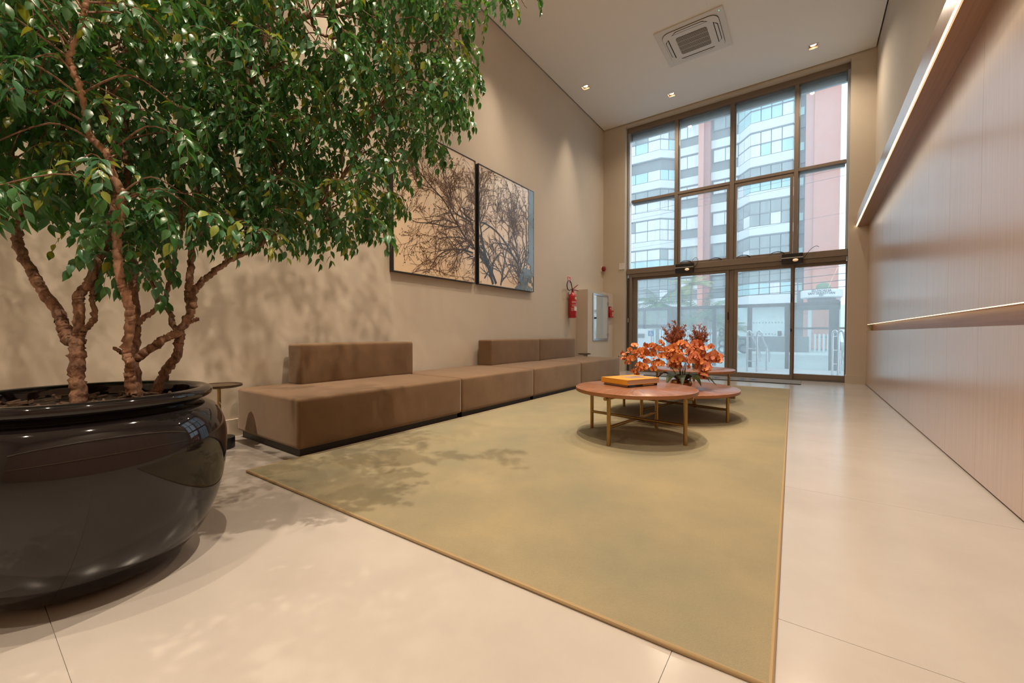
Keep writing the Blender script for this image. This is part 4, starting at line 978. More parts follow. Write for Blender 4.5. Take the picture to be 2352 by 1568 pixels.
 (-2.76,1.29,1.65),(-2.17,0.09,1.38),(-3.16,0.09,2.56),(-2.46,1.56,1.70),(-1.98,1.94,4.11),(-2.44,0.75,1.58),(-2.15,1.13,2.23),(-1.84,1.52,2.87),(-3.01,0.06,2.26),(-2.60,1.49,2.79),
 (-1.91,1.77,3.59),(-2.87,0.63,3.01),(-2.70,1.40,4.00),(-2.84,1.16,1.68),(-2.66,0.41,2.51),(-2.72,0.64,1.77),(-2.07,1.65,4.12),(-2.67,-0.08,1.77),(-1.83,1.84,2.35),(-1.92,2.19,3.69),
 (-1.94,1.43,1.69),(-2.88,0.81,2.86),(-2.01,1.27,2.23),(-2.00,1.41,2.17),(-3.38,-0.08,2.41),(-2.14,1.49,1.97),(-2.14,0.65,1.41),(-1.81,1.71,3.19),(-2.38,1.17,3.79),(-2.21,2.13,3.12),
 (-2.15,1.04,1.69),(-3.48,0.32,3.03),(-2.38,0.60,1.54),(-2.38,1.12,1.90),(-2.73,1.25,1.96),(-2.75,1.19,4.37),(-2.73,-0.02,1.65),(-3.55,-0.11,3.13),(-2.77,1.00,1.88),(-2.94,0.47,1.44),
 (-1.60,2.30,3.22),(-1.75,2.19,3.15),(-1.67,2.18,3.15),(-2.22,1.62,1.72),(-2.22,1.69,1.82),(-2.36,0.46,1.28),(-2.34,0.44,1.20),(-2.34,0.47,1.36),(-2.08,1.98,2.20),(-2.38,1.38,1.55),
 (-2.43,1.23,1.66),(-2.53,0.16,1.49),(-2.52,0.19,1.46),(-1.90,2.00,2.62),(-1.87,2.05,2.69),(-1.92,1.98,2.47),(-1.91,1.94,2.81),(-2.03,1.97,2.41),(-2.12,1.96,2.23),(-1.88,2.02,2.93),
 ]
tree = thing('indoor_tree', 'leafy green multi-trunk weeping fig tree growing in the black planter', 'tree', (-2.3, 0.4, 0.64))
TO = Vector((-2.3, 0.4, 0.64))
rt = random.Random(7)
samples = []
for bi, b in enumerate(BRANCHES):
    pts = [Vector(p[:3]) - TO for p in b]
    rad = [p[3] * 0.82 for p in b]
    if len(pts) > 2:
        fine = catmull(pts, 10)
        fr = []
        for i in range(len(pts) - 1):
            for k in range(10): fr.append(rad[i] + (rad[i + 1] - rad[i]) * k / 10)
        fr.append(rad[-1])
    else:
        fine, fr = pts, rad
    fr = [r * (1 + 0.09 * rt.uniform(-1, 1) + 0.04 * math.sin(i * 1.9 + bi)) for i, r in enumerate(fr)]
    fine = [p + Vector((rt.gauss(0, 1), rt.gauss(0, 1), rt.gauss(0, 1))) * 0.0022 for p in fine]
    for p, r in zip(fine, fr): samples.append((p, r))
    nm = 'trunk' if bi in (0, 5, 7, 12) else 'branch'
    tb = MB().tube(fine, fr, 12)
    nseg = 12
    for vi in range(len(tb.v)):                                   # knobbly bark
        c0 = fine[vi // nseg]
        d0 = Vector(tb.v[vi]) - c0
        tb.v[vi] = tuple(c0 + d0 * (1 + rt.uniform(-0.10, 0.13) + (0.30 if rt.random() < 0.02 else 0)))
    tb.build(nm, 'bark_pale' if bi in (5, 6) else 'bark', tree, smooth=True, angle=180)

LEAF_T = [0.0, 0.14, 0.36, 0.62, 0.84, 1.0]
LEAF_W = [0.015, 0.17, 0.265, 0.205, 0.085, 0.0]
def leaf_verts(curl, fold):
    v = []; f = []
    for t, w in zip(LEAF_T, LEAF_W):
        z = -curl * t * t
        v.append((0, t, z))
        if w > 0:
            v.append((-w, t, z + fold * w)); v.append((w, t, z + fold * w))
    n = len(LEAF_T)
    for i in range(n - 2):
        a, b = 3 * i, 3 * i + 3
        f.append((a, b, b + 1, a + 1)); f.append((a, a + 2, b + 2, b))
    a = 3 * (n - 2)
    f.append((a, a + 3, a + 1)); f.append((a, a + 2, a + 3))
    return v, f
LV = [leaf_verts(0.12, 0.3), leaf_verts(0.28, 0.15), leaf_verts(0.20, 0.45)]
leaves = []      # (matrix, variant, material)
tw = MB()
camv = Vector((0, 0, 0.9)) - TO
up = Vector((0, 0, 1))
def put_leaf(p, d, n, size, mi):
    d = d.normalized()
    x = d.cross(n)
    if x.length < 1e-4: x = d.orthogonal()
    x.normalize(); z = x.cross(d)
    M = Matrix(((x.x, d.x, z.x), (x.y, d.y, z.y), (x.z, d.z, z.z)))
    leaves.append((p, M, size, rt.randrange(3), mi))
for sp in SPRAYS:
    c = Vector(sp) - TO
    near = min(samples, key=lambda s: (s[0] - c).length + (0.15 if s[0].z > c.z + 0.25 else 0))
    p0 = near[0]
    dvec = c - p0
    if dvec.length > 0.03:
        mid = p0.lerp(c, 0.5) + Vector((rt.gauss(0, .03), rt.gauss(0, .03), 0.05 + 0.12 * dvec.length))
        pts = catmull([p0, mid, c], 4)
        r0 = min(near[1] * 0.6, 0.003 + 0.006 * dvec.length)
        tw.tube(pts, [r0 + (0.0018 - r0) * i / (len(pts) - 1) for i in range(len(pts))], 5, False)
    out = Vector((c.x, c.y, 0)); out = out.normalized() if out.length > 0.05 else Vector((1, 0, 0))
    clump_yellow = rt.random() < 0.16
    clump_blue = rt.random() < 0.40
    for k in range(rt.randint(5, 6)):
        a = rt.uniform(0, 2 * math.pi)
        d = Vector((math.cos(a), math.sin(a), rt.uniform(-0.15, 0.6))) + out * 0.35 + dvec.normalized() * 0.4 if dvec.length > 0.01 else out
        d.normalize()
        L = rt.uniform(0.14, 0.27)
        n = rt.randint(7, 10)
        p = c.copy(); path = [p.copy()]
        side = 1
        size0 = rt.uniform(0.040, 0.058)
        for j in range(n):
            d = (d + Vector((0, 0, -0.17 - 0.05 * j))).normalized()
            p = p + d * (L / n)
            path.append(p.copy())
            s = d.cross(up)
            s = s.normalized() if s.length > 0.01 else Vector((1, 0, 0))
            side = -side
            ld = d * 0.75 + s * side * rt.uniform(0.5, 0.85) + Vector((0, 0, -0.35 + rt.gauss(0, 0.15)))
            nn = up + out * 0.45 + Vector((rt.gauss(0, .3), rt.gauss(0, .3), 0))
            mi = 2 if (rt.random() < (0.42 if clump_yellow else 0.04)) else (1 if rt.random() < (0.7 if clump_blue else 0.15) else 0)
            put_leaf(p, ld, nn, size0 * rt.uniform(0.75, 1.2), mi)
        put_leaf(p, d + Vector((0, 0, -0.3)), out + up * 0.2, size0, 0)
        tw.tube(path, [0.0016 - 0.0009 * i / n for i in range(n + 1)], 4, False)
tag(tw.build('twigs', 'bark', tree, smooth=True), 'thin brown twigs among the leaves', kind='stuff')

# the 300 leaves that show largest are parts, the rest one part
fwd = Vector((-math.sin(R(35.918)), math.cos(R(35.918)), 0)); rgt = Vector((math.cos(R(35.918)), math.sin(R(35.918)), 0))
def seen(p):
    q = p - camv; z = q.dot(fwd)
    if z < 0.3: return False
    return abs(q.dot(rgt) / z) < 1.22 and abs(q.z / z) < 0.82
order = sorted(range(len(leaves)), key=lambda i: (0 if seen(leaves[i][0]) else 1, (leaves[i][0] - camv).length / leaves[i][2]))
single = set(order[:300])
LM = ['leaf_green', 'leaf_blue', 'leaf_yellow']
protos = {}
for vi in range(3):
    for mi in range(3):
        me = bpy.data.meshes.new('leaf')
        me.from_pydata(LV[vi][0], [], LV[vi][1]); me.materials.append(MATS[LM[mi]])
        for pp in me.polygons: pp.use_smooth = True
        protos[(vi, mi)] = me
fv, ff, fm = [], [], []
for i, (p, M, s, vi, mi) in enumerate(leaves):
    if i in single:
        o = bpy.data.objects.new('leaf', protos[(vi, mi)])
        COL.objects.link(o); o.parent = tree
        o.matrix_local = Matrix.Translation(p) @ M.to_4x4() @ Matrix.Scale(s, 4)
    else:
        b = len(fv)
        for v in LV[vi][0]:
            q = M @ Vector(v) * s + p
            fv.append((q.x, q.y, q.z))
        for f in LV[vi][1]:
            ff.append([b + k for k in f]); fm.append(mi)
me = bpy.data.meshes.new('foliage')
me.from_pydata(fv, [], ff)
for l in LM: me.materials.append(MATS[l])
me.polygons.foreach_set('material_index', fm)
me.polygons.foreach_set('use_smooth', [True] * len(ff))
tag(link('foliage', me, tree), 'dense drooping green leaves', kind='stuff')

# ------------------------------------------------------------------ orchids on the low table
orc = thing('orchid_arrangement', 'orange orchid arrangement with dark leaves in a small copper bowl', 'flowers', (-1.07, 4.53, 0.3185))
MB().lathe([(0.05, 0.0), (0.075, 0.008), (0.105, 0.04), (0.112, 0.065), (0.10, 0.085), (0.094, 0.085), (0.10, 0.06), (0.0001, 0.055)], 36).build('bowl', 'gold_bowl', orc, smooth=True)
ro = random.Random(21)
CD = Vector((1.07, -4.53, 0)).normalized()          # towards the room's near end
CR = Vector((0.81, 0.587, 0))
for k in range(9):
    a = ro.uniform(-0.35, 0.35) + k * 2 * math.pi / 9
    d = Vector((math.cos(a), math.sin(a), 0)); s = Vector((-d.y, d.x, 0))
    L = ro.uniform(0.24, 0.34); wmax = ro.uniform(0.040, 0.056)
    q = MB(); n = 8
    for i in range(n + 1):
        t = i / n
        c = d * (0.05 + L * t) + Vector((0, 0, 0.09 + 0.09 * math.sin(t * 2.4) - 0.09 * t * t))
        w = wmax * math.sin(math.pi * min(1, 0.1 + 0.9 * t) ** 0.8) + 0.003
        q.v += [tuple(c - s * w + Vector((0, 0, 0.3 * w))), tuple(c), tuple(c + s * w + Vector((0, 0, 0.3 * w)))]
    for i in range(n):
        b = 3 * i
        q.face([b, b + 1, b + 4, b + 3]); q.face([b + 1, b + 2, b + 5, b + 4])
    q.build('leaf', 'orchid_leaf', orc, smooth=True, angle=180)
def blossom_mesh(name, m):
    q = MB()
    def petal(ang, ln, wd, tilt, cur):
        q.cur = cur
        d = Vector((math.cos(ang), math.sin(ang), 0)); s = Vector((-d.y, d.x, 0)); n = 5
        b = len(q.v)
        for i in range(n + 1):
            t = i / n
            w = wd * math.sin(math.pi * (0.12 + 0.86 * t)) ** 0.7
            c = d * ln * t + Vector((0, 0, tilt * math.sin(t * 2.4) * ln))
            q.v += [tuple(c - s * w + Vector((0, 0, 0.25 * w))), tuple(c), tuple(c + s * w + Vector((0, 0, 0.25 * w)))]
        for i in range(n):
            k = b + 3 * i
            if cur == 0 and i == n - 1: q.cur = 1
            q.face([k, k + 1, k + 4, k + 3]); q.face([k + 1, k + 2, k + 5, k + 4])
        q.cur = cur
    for a in (90, 210, 330): petal(R(a), 0.046, 0.019, 0.10, 0)
    for a in (5, 175): petal(R(a), 0.050, 0.031, 0.18, 0)
    petal(R(270), 0.022, 0.010, 0.7, 2)
    q.cur = 2
    q.ball((0, 0, 0.008), 0.007, 8, 5)
    me = bpy.data.meshes.new(name); me.from_pydata(q.v, [], q.f)
    for x in (m, 'petal_rim', 'lip'): me.materials.append(MATS[x])
    me.polygons.foreach_set('material_index', q.mi)
    for pp in me.polygons: pp.use_smooth = True
    return me
BM_ = [blossom_mesh('blossom', 'petal'), blossom_mesh('blossom', 'petal_pink')]
def along(pts, n):
    c = catmull(pts, 10)
    return c
def V(a, b, z): return CR * a + CD * b + Vector((0, 0, z))
stems = [[V(0, 0, .06), V(-.05, .02, .25), V(-.20, .06, .37), V(-.38, .08, .40), V(-.52, .10, .36), V(-.60, .10, .33)],
         [V(0, 0, .06), V(-.04, 0, .28), V(-.16, -.05, .43), V(-.30, -.05, .45), V(-.42, -.04, .40)],
         [V(-.02, .02, .06), V(-.10, .10, .22), V(-.22, .14, .29), V(-.36, .16, .27), V(-.44, .16, .20)],
         [V(0, 0, .06), V(-.02, .03, .28), V(-.04, .06, .42), V(.03, .08, .50)],
         [V(0, .02, .06), V(.03, .08, .25), V(.10, .13, .34), V(.18, .15, .30), V(.21, .15, .22), V(.22, .15, .16)],
         [V(.02, 0, .06), V(.06, .02, .28), V(.14, .03, .40), V(.24, .05, .38), V(.32, .06, .32), V(.40, .06, .33)],
         [V(.01, .02, .06), V(0, .12, .24), V(-.04, .18, .32), V(-.12, .20, .28)],
         [V(.02, 0, .06), V(.05, -.05, .3), V(.12, -.06, .46), V(.16, -.06, .44)]]
for si, st in enumerate(stems):
    c = catmull(st, 10)
    so = MB().tube(c, 0.0032, 6).build('stem', 'orchid_stem', orc, smooth=True)
    n = len(c); i = int(n * 0.36)
    while i < n:
        for rep in range(4 if si in (0, 1, 2) else 3):
            p = c[min(i, n - 1)] + Vector((ro.gauss(0, .034), ro.gauss(0, .034), ro.gauss(0, .030)))
            face = (CD * ro.uniform(0.4, 1.1) + Vector((ro.gauss(0, .55), ro.gauss(0, .55), ro.uniform(-0.15, 0.55)))).normalized()
            rot = face.to_track_quat('Z', 'Y').to_euler()
            o = link('blossom', BM_[1 if (p.dot(CR) > -0.04 and ro.random() < .75) else 0], orc, p, rot)
            sc = ro.uniform(0.72, 1.15) if p.dot(CR) > -0.15 else ro.uniform(0.55, 0.9)
            o.scale = (sc, sc, sc)
        i += 5 if si != 0 else 4
    if si in (0, 5):
        MB().tube([c[-1], c[-1] + CR * (-.05 if si == 0 else .07) + Vector((0, 0, .01))], [0.003, 0.0012], 5).ball(tuple(c[-1] + CR * (-.05 if si == 0 else .05) + Vector((0, 0, .012))), 0.008, 6, 4).build('bud', 'orchid_stem', orc, smooth=True)

# ------------------------------------------------------------------ bottles of dried stems on the far table
def dried_vase(label, x, y, h_glass, h_top, spread, n, seed):
    t = thing('dried_stem_vase', label, 'vase', (x, y, 0.4305), group='glass bottles of dried stems')
    hg = h_glass
    MB().lathe([(0.001, 0.004), (0.052, 0.0), (0.062, 0.012), (0.066, hg * .3), (0.062, hg * .55), (0.034, hg * .82), (0.028, hg * .92), (0.033, hg),
                (0.030, hg), (0.026, hg * .92), (0.031, hg * .82), (0.058, hg * .55), (0.062, hg * .3), (0.056, 0.014), (0.001, 0.012)], 32).build('bottle', 'vase_glass', t, smooth=True, angle=80)
    rv = random.Random(seed)
    for k in range(n):
        a = rv.uniform(0, 6.28); lean = spread * math.sqrt(rv.random())
        H = h_top * rv.uniform(0.68, 1.0) * (1 - 0.25 * (lean / spread) ** 2)
        P = [Vector((0.012 * math.cos(a), 0.012 * math.sin(a), 0.02)), Vector((0.016 * math.cos(a), 0.016 * math.sin(a), hg)),
             Vector((lean * .55 * math.cos(a), lean * .55 * math.sin(a), hg + (H - hg) * .5)), Vector((lean * math.cos(a), lean * math.sin(a), H))]
        c = catmull(P, 7)
        q = MB().tube(c, [0.0022 - 0.0014 * i / len(c) for i in range(len(c))], 4, False)
        for i in range(8, len(c)):
            for _ in range(3):
                dd = (Vector((rv.gauss(0, 1), rv.gauss(0, 1), 0.9))).normalized()
                L = rv.uniform(0.015, 0.045)
                e = c[i] + dd * L
                q.tube([c[i], e], [0.0012, 0.0007], 3, False)
                for _ in range(3):
                    pp = c[i].lerp(e, rv.uniform(.4, 1.1)) + Vector((rv.gauss(0, .004), rv.gauss(0, .004), rv.gauss(0, .004)))
                    s_ = rv.uniform(.0035, .007); b = len(q.v)
                    q.v += [tuple(pp + Vector((s_, 0, -s_))), tuple(pp + Vector((-s_ * .6, s_ * .8, -s_))), tuple(pp + Vector((-s_ * .6, -s_ * .8, -s_))), tuple(pp + Vector((0, 0, s_ * 1.6)))]
                    q.face([b, b + 1, b + 3]); q.face([b + 1, b + 2, b + 3]); q.face([b + 2, b, b + 3])
        q.build('dried_stem', 'dried', t)
dried_vase('glass bottle with the fuller, taller bunch of rust dried stems', -1.43, 5.67, 0.30, 0.66, 0.17, 34, 4)
dried_vase('glass bottle with the thinner bunch of rust dried stems', -1.185, 5.85, 0.30, 0.62, 0.13, 20, 9)

# ------------------------------------------------------------------ outside: ground
struct(MB().box(-18, 14, 9.78, 12.7, -0.5, -0.02).build('patio', 'x_paving'), 'pale paved forecourt outside the doors', 'ground')
struct(MB().box(-60, 50, 12.7, 80, -0.8, -0.45).build('road', 'x_road'), 'grey street beyond the fence', 'road')
struct(MB().box(-60, 50, 28.5, 33.5, -0.45, -0.33).build('sidewalk', 'x_paving'), 'pale pavement across the street', 'ground')

# ------------------------------------------------------------------ apartment building across the street
bd = thing('apartment_building', 'pale apartment tower with curved white balcony bands and coral pillars', 'building', (-5, 42.3, -0.4))
BX, BY, BZ = -5, 42.3, -0.4
def pr(name, poly, z0, z1, m, parent=bd):
    q = [(x - BX, y - BY) for x, y in poly]
    return MB().prism(q, z0 - BZ, z1 - BZ).build(name, m, parent)
WY = 42.3
pr('wall', [(-22, WY + 0.15), (1.9, WY + 0.15), (1.9, WY + 9), (-22, WY + 9)], -0.4, 30, 'x_grey')
rb = random.Random(14)
FL = [4.17 + 2.945 * k for k in range(9)]
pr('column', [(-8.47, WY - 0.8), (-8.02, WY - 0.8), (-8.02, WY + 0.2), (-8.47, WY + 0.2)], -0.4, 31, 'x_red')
pr('column', [(-8.02, WY - 0.6), (-7.48, WY - 0.6), (-7.48, WY + 0.2), (-8.02, WY + 0.2)], -0.4, 31, 'x_red_shaded')
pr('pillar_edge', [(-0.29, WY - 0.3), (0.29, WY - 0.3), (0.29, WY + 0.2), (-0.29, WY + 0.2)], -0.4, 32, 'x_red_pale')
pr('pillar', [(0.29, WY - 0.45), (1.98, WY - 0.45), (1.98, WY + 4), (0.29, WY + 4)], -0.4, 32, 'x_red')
LB = [(-18, 41.2), (-11.87, 41.2), (-10.62, 42.35)]
CBY = [(-5.28, 42.35), (-4.16, 40.8), (-1.12, 40.8), (-0.72, 42.35)]
def inset(poly, d):
    return [(x, y + d) for x, y in poly]
def facade_panes(poly, z0, z1, widths, pick, gap=0.03):
    for (a, b), n in zip(zip(poly[:-1], poly[1:]), widths):
        L = math.hypot(b[0] - a[0], b[1] - a[1]); ux, uy = (b[0] - a[0]) / L, (b[1] - a[1]) / L
        for k in range(n):
            s0, s1 = L * k / n + gap, L * (k + 1) / n - gap
            p0 = (a[0] + ux * s0, a[1] + uy * s0); p1 = (a[0] + ux * s1, a[1] + uy * s1)
            nx, ny = -uy * 0.04, ux * 0.04
            pr('glazing_panel', [p0, p1, (p1[0] + nx, p1[1] + ny), (p0[0] + nx, p0[1] + ny)], z0, z1, pick())
for fi, zt in enumerate(FL):
    hb_ = 0.75 if fi else 0.95
    z0 = zt - hb_
    # slab bands
    pr('band', [(-10.7, WY - 0.12), (-8.47, WY - 0.12), (-8.47, WY + 0.2), (-10.7, WY + 0.2)], z0, zt, 'x_white')
    pr('band', [(-7.48, WY - 0.12), (-5.2, WY - 0.12), (-5.2, WY + 0.2), (-7.48, WY + 0.2)], z0, zt, 'x_white')
    pr('balcony_band', LB + [(-10.62, 43), (-18, 43)], z0, zt, 'x_white')
    pr('balcony_band', CBY + [(-0.72, 43), (-5.28, 43)], z0, zt, 'x_white')
    pr('band', [(-0.72, WY - 0.05), (-0.29, WY - 0.05), (-0.29, WY + 0.2), (-0.72, WY + 0.2)], z0, zt, 'x_frame')
    if fi == len(FL) - 1: continue
    zu = FL[fi + 1] - 0.75
    # flat-wall windows with curtains
    for (xa, xb, xm) in ((-10.45, -8.60, -9.63), (-7.28, -5.32, -6.32)):
        wz1 = zu - 0.16; wz0 = wz1 - 1.10
        f = pr('window', [(xa - 0.1, WY + 0.06), (xb + 0.1, WY + 0.06), (xb + 0.1, WY + 0.2), (xa - 0.1, WY + 0.2)], wz0 - 0.06, wz1 + 0.1, 'x_frame')
        pick = rb.choice(['x_curtain', 'x_curtain', 'x_curtain', 'x_blind', 'x_dim'])
        if fi in (1,) and xa < -8: pick = 'x_dim'
        for c0, c1 in ((xa, xm - 0.035), (xm + 0.035, xb)):
            pr('pane', [(c0, WY + 0.02), (c1, WY + 0.02), (c1, WY + 0.08), (c0, WY + 0.08)], wz0, wz1, pick, f)
    # bays: recessed core, upper glazing, rail, lower glass
    for poly, widths, name in ((LB, [5, 2], 'l'), (CBY, [2, 4, 1], 'c')):
        core = inset(poly, 0.25)
        yb = 43
        pr('balcony_core', core + [(core[-1][0], yb), (core[0][0], yb)], zt, zu, 'x_grey')
        style = rb.random()
        if name == 'c':
            up_m = {0: 'x_dim', 1: 'x_dim', 2: 'x_dim', 3: 'x_dim', 4: 'x_curtain', 5: 'x_aqua', 6: 'x_dim'}.get(fi, 'x_curtain')
            lo_m = {0: 'x_aqua', 1: 'x_dim', 2: 'x_dim', 3: 'x_aqua', 4: 'x_aqua', 5: 'x_aqua', 6: 'x_aqua'}.get(fi, 'x_aqua')
        else:
            up_m = {0: 'x_dim', 1: 'x_curtain', 2: 'x_curtain', 3: 'x_dim', 4: None, 5: 'x_curtain', 6: 'x_curtain'}.get(fi, 'x_curtain')
            lo_m = {0: 'x_dim', 1: 'x_aqua', 2: 'x_curtain', 3: 'x_curtain', 4: 'x_aqua', 5: 'x_aqua', 6: 'x_aqua'}.get(fi, 'x_aqua')
        zm = zt + 1.0
        if up_m:
            facade_panes(inset(poly, 0.06), zm + 0.10, zu - 0.14, widths, lambda: up_m if rb.random() < 0.82 else 'x_dim')
        facade_panes(inset(poly, 0.02), zt + 0.05, zm, widths, lambda: lo_m if rb.random() < 0.85 else 'x_curtain')
        pr('rail', inset(poly, -0.02) + [(poly[-1][0], poly[-1][1] + 0.1), (poly[0][0], poly[0][1] + 0.1)], zm, zm + 0.09, 'x_frame')
        pr('head', inset(poly, 0.0) + [(poly[-1][0], poly[-1][1] + 0.1), (poly[0][0], poly[0][1] + 0.1)], zu - 0.12, zu, 'x_frame')
    pr('side_window', [(-0.66, WY + 0.05), (-0.40, WY + 0.05), (-0.40, WY + 0.16), (-0.66, WY + 0.16)], zt + 0.35, zt + 1.0, 'x_aqua')
# street-level front
pr('ground_wall', [(-6, 41.6), (-1.6, 41.6), (-1.6, 42.2), (-6, 42.2)], -0.4, 3.2, 'x_white')
pr('ground_wall', [(-22, 41.9), (-6, 41.9), (-6, 42.2), (-22, 42.2)], -0.4, 3.2, 'x_grey')

# ------------------------------------------------------------------ portico with the building's name
pt = thing('entrance_portico', 'white drum canopy lettered with the building name on a slim post', 'canopy', (0.75, 35.2, -0.4))
MB().lathe([(1.10, 3.70), (1.17, 3.76), (1.17, 4.20), (1.12, 4.24), (0.0001, 4.24)], 48).build('drum', 'x_white', pt, smooth=True)
MB().lathe([(0.75, 3.35), (0.8, 3.72)], 32).build('drum_base', 'x_granite', pt, smooth=True)
for x in (-0.62, 0.95):
    MB().box(x - 0.10, x + 0.10, -0.1, 0.1, 0, 3.7).build('post', 'x_white', pt)
MB().ball((0.1, 0.2, 4.45), 0.42, 14, 8, 0.8).build('planted_shrub', 'x_leaf', pt, smooth=True)
for nm, body, size, z in (('name_line', 'ED.MOEMA', 0.22, 4.13), ('name_line', 'SAN SEBASTIAN', 0.22, 3.96), ('number_line', '527', 0.17, 3.815)):
    o = text_obj(nm, body, size, 'x_letter', pt, (0, 0, z), (R(90), 0, 0), 0.012)
    for v in o.data.vertices:                                     # letters follow the curve of the drum
        a, r = v.co.x / 1.18 - 0.02, 1.178 + v.co.z
        v.co.x, v.co.z = r * math.sin(a), r * math.cos(a)

# ------------------------------------------------------------------ fences
def picket_fence(name, label, x0, x1, y, z0, z1, step, m='x_white'):
    t = thing(name, label, 'fence', ((x0 + x1) / 2, y, z0))
    n = int((x1 - x0) / step)
    for k in range(n + 1):
        x = x0 + (x1 - x0) * k / n - (x0 + x1) / 2
        MB().box(x - step * 0.32, x + step * 0.32, -0.02, 0.02, 0, z1 - z0).build('picket', m, t)
    h = (x1 - x0) / 2
    for z in (0.12, z1 - z0 - 0.25): MB().box(-h, h, 0.02, 0.06, z, z + 0.08).build('rail', 'x_post', t)
picket_fence('street_fence', 'white picket fence behind the granite planter across the street', -3.1, -1.1, 32.6, 0.68, 1.83, 0.17)
picket_fence('street_fence', 'low white picket gate under the drum canopy', 0.42, 1.55, 33.2, -0.33, 0.85, 0.19)
picket_fence('street_fence', 'long white picket fence behind the palms', -11, -4.6, 33.6, -0.33, 1.2, 0.2)
tag(MB().box(-3.9, 0.1, 32.2, 33.0, -0.33, 0.68).build('granite_planter', 'x_granite', bevel=0.02), 'low grey granite planter wall across the street', 'planter wall')

fg = thing('forecourt_fence', 'grey-framed glass fence and gate around the forecourt', 'fence', (-2, 13, -0.45))
for x, w in ((-4.9, .05), (-4.2, .03), (-3.35, .14), (-2.18, .05), (-1.29, .055), (-0.43, .045), (-0.30, .03), (1.4, .05)):
    zt = 2.15 if w < .1 else 2.2
    MB().box(x + 2 - w, x + 2 + w, -0.05, 0.05, 0, zt - 0.04).build('post', 'x_post', fg)
MB().box(-4.0, 1.6, -0.03, 0.03, 2.06, 2.15).build('top_rail', 'x_post', fg)
MB().box(-4.0, -1.5, -0.05, 0.05, 1.52, 1.62).build('mid_rail', 'x_post', fg)
MB().box(1.6, 3.4, -0.03, 0.03, 1.45, 1.50).build('mid_rail', 'x_post', fg)
for a, b in ((-4.9, -3.35), (-3.35, -2.18), (-2.18, -1.29), (-1.29, -0.43), (-0.30, 1.4)):
    MB().box(a + 2.05, b + 1.95, -0.005, 0.005, 0.1, 2.06).build('glass_panel', 'fence_glass', fg)
MB().box(1.36, 1.45, -0.06, 0.0, 1.27, 1.41).build('lock_box', 'x_granite', fg)
MB().box(1.51, 1.60, -0.06, 0.0, 1.27, 1.41).build('lock_box', 'x_granite', fg)
for ch, x, z, s in (('8', 0.05, 0.95, 0.60), ('8', 0.02, 1.36, 0.36), ('5', 0.56, 0.98, 0.62)):
    text_obj('house_digit', ch, s, 'x_digit', fg, (x, -0.04, z), (R(90), 0, 0), 0.008, mirror=True)
gp = thing('granite_gate', 'speckled granite gate pillar and beam behind the rightmost door', 'gate', (0.55, 13.3, -0.45))
MB().box(-0.10, 0.10, -0.12, 0.12, 0, 2.20).build('pillar', 'x_granite', gp)
MB().box(-1.0, 0.12, -0.10, 0.10, 1.96, 2.16).build('beam', 'x_granite', gp)

# ------------------------------------------------------------------ handrails
def handrail(label, x, y, dx):
    t = thing('handrail', label, 'handrail', (x, y, -0.02), group='chrome forecourt handrails')
    for s in (0, dx):
        pts = catmull([(s, 0, 0), (s, 0, 0.55), (s, 0.0, 0.90), (s + 0.035, -0.02, 0.97), (s + 0.08, 0.0, 0.93), (s + 0.13, 0.25, 0.72), (s + 0.20, 0.75, 0.42), (s + 0.21, 0.8, 0.2)], 5)
        MB().tube(pts, 0.022, 10).build('rail', 'chrome', t, smooth=True)
        MB().tube([(s + 0.16, 0.55, 0.6), (s + 0.16, 0.55, -0.2)], 0.02, 10).build('post', 'chrome', t, smooth=True)
    for z in (0.25, 0.55, 0.85):
        MB().tube([(0, 0, z), (dx, 0, z)], 0.012, 8).build('cross_rail', 'chrome', t, smooth=True)
handrail('chrome handrail seen through the door right of the centre post', -1.17, 11.3, 0.20)
handrail('chrome handrail seen beside the dried stems', -2.60, 11.3, 0.06)
handrail('chrome handrail in front of the granite gate pillar', 0.45, 11.3, 0.10)

sgn = thing('accessibility_sign', 'blue wheelchair parking sign on a post outside', 'sign', (-3.47, 11.3, -0.02))
MB().tube([(0, 0, 0), (0, 0, 0.9)], 0.016, 8).build('post', 'steel', sgn, smooth=True)
MB().box(-0.075, 0.075, -0.03, -0.02, 0.84, 0.99).build('plate', 'x_blue', sgn)
sy = MB()
sy.box(-0.012, 0.006, -0.033, -0.03, 0.905, 0.95); sy.box(-0.012, 0.03, -0.033, -0.03, 0.90, 0.912); sy.box(0.024, 0.036, -0.033, -0.03, 0.868, 0.905); sy.box(0.03, 0.05, -0.033, -0.03, 0.864, 0.875)
rp = [(0.033 * math.cos(t), 0.033 * math.sin(t)) for t in [R(120) + R(210) * k / 12 for k in range(13)]]
for (a, b), (c, d) in zip(rp[:-1], rp[1:]):
    sy.tube([(a - 0.002, -0.0315, 0.893 + b), (c - 0.002, -0.0315, 0.893 + d)], 0.005, 5, False)
sy.lathe([(0.0001, 0), (0.011, 0.0), (0.011, 0.003), (0.0001, 0.003)], 10)
nv = 4 * 8 + 12 * 10
sy.v[nv:] = [(x - 0.004, -0.03 - z, 0.965 + y) for x, y, z in sy.v[nv:]]
sy.build('wheelchair_symbol', 'x_white', sgn)
pb = thing('intercom_pedestal', 'pale low wall with a small plate outside the left door', 'wall', (-4.3, 12.3, -0.02))
MB().box(-1.2, 0.55, -0.1, 0.1, 0, 1.05).build('wall_block', 'x_white', pb)
MB().box(0.0, 0.35, -0.13, -0.1, 0.78, 0.90).build('plate', 'x_post', pb)

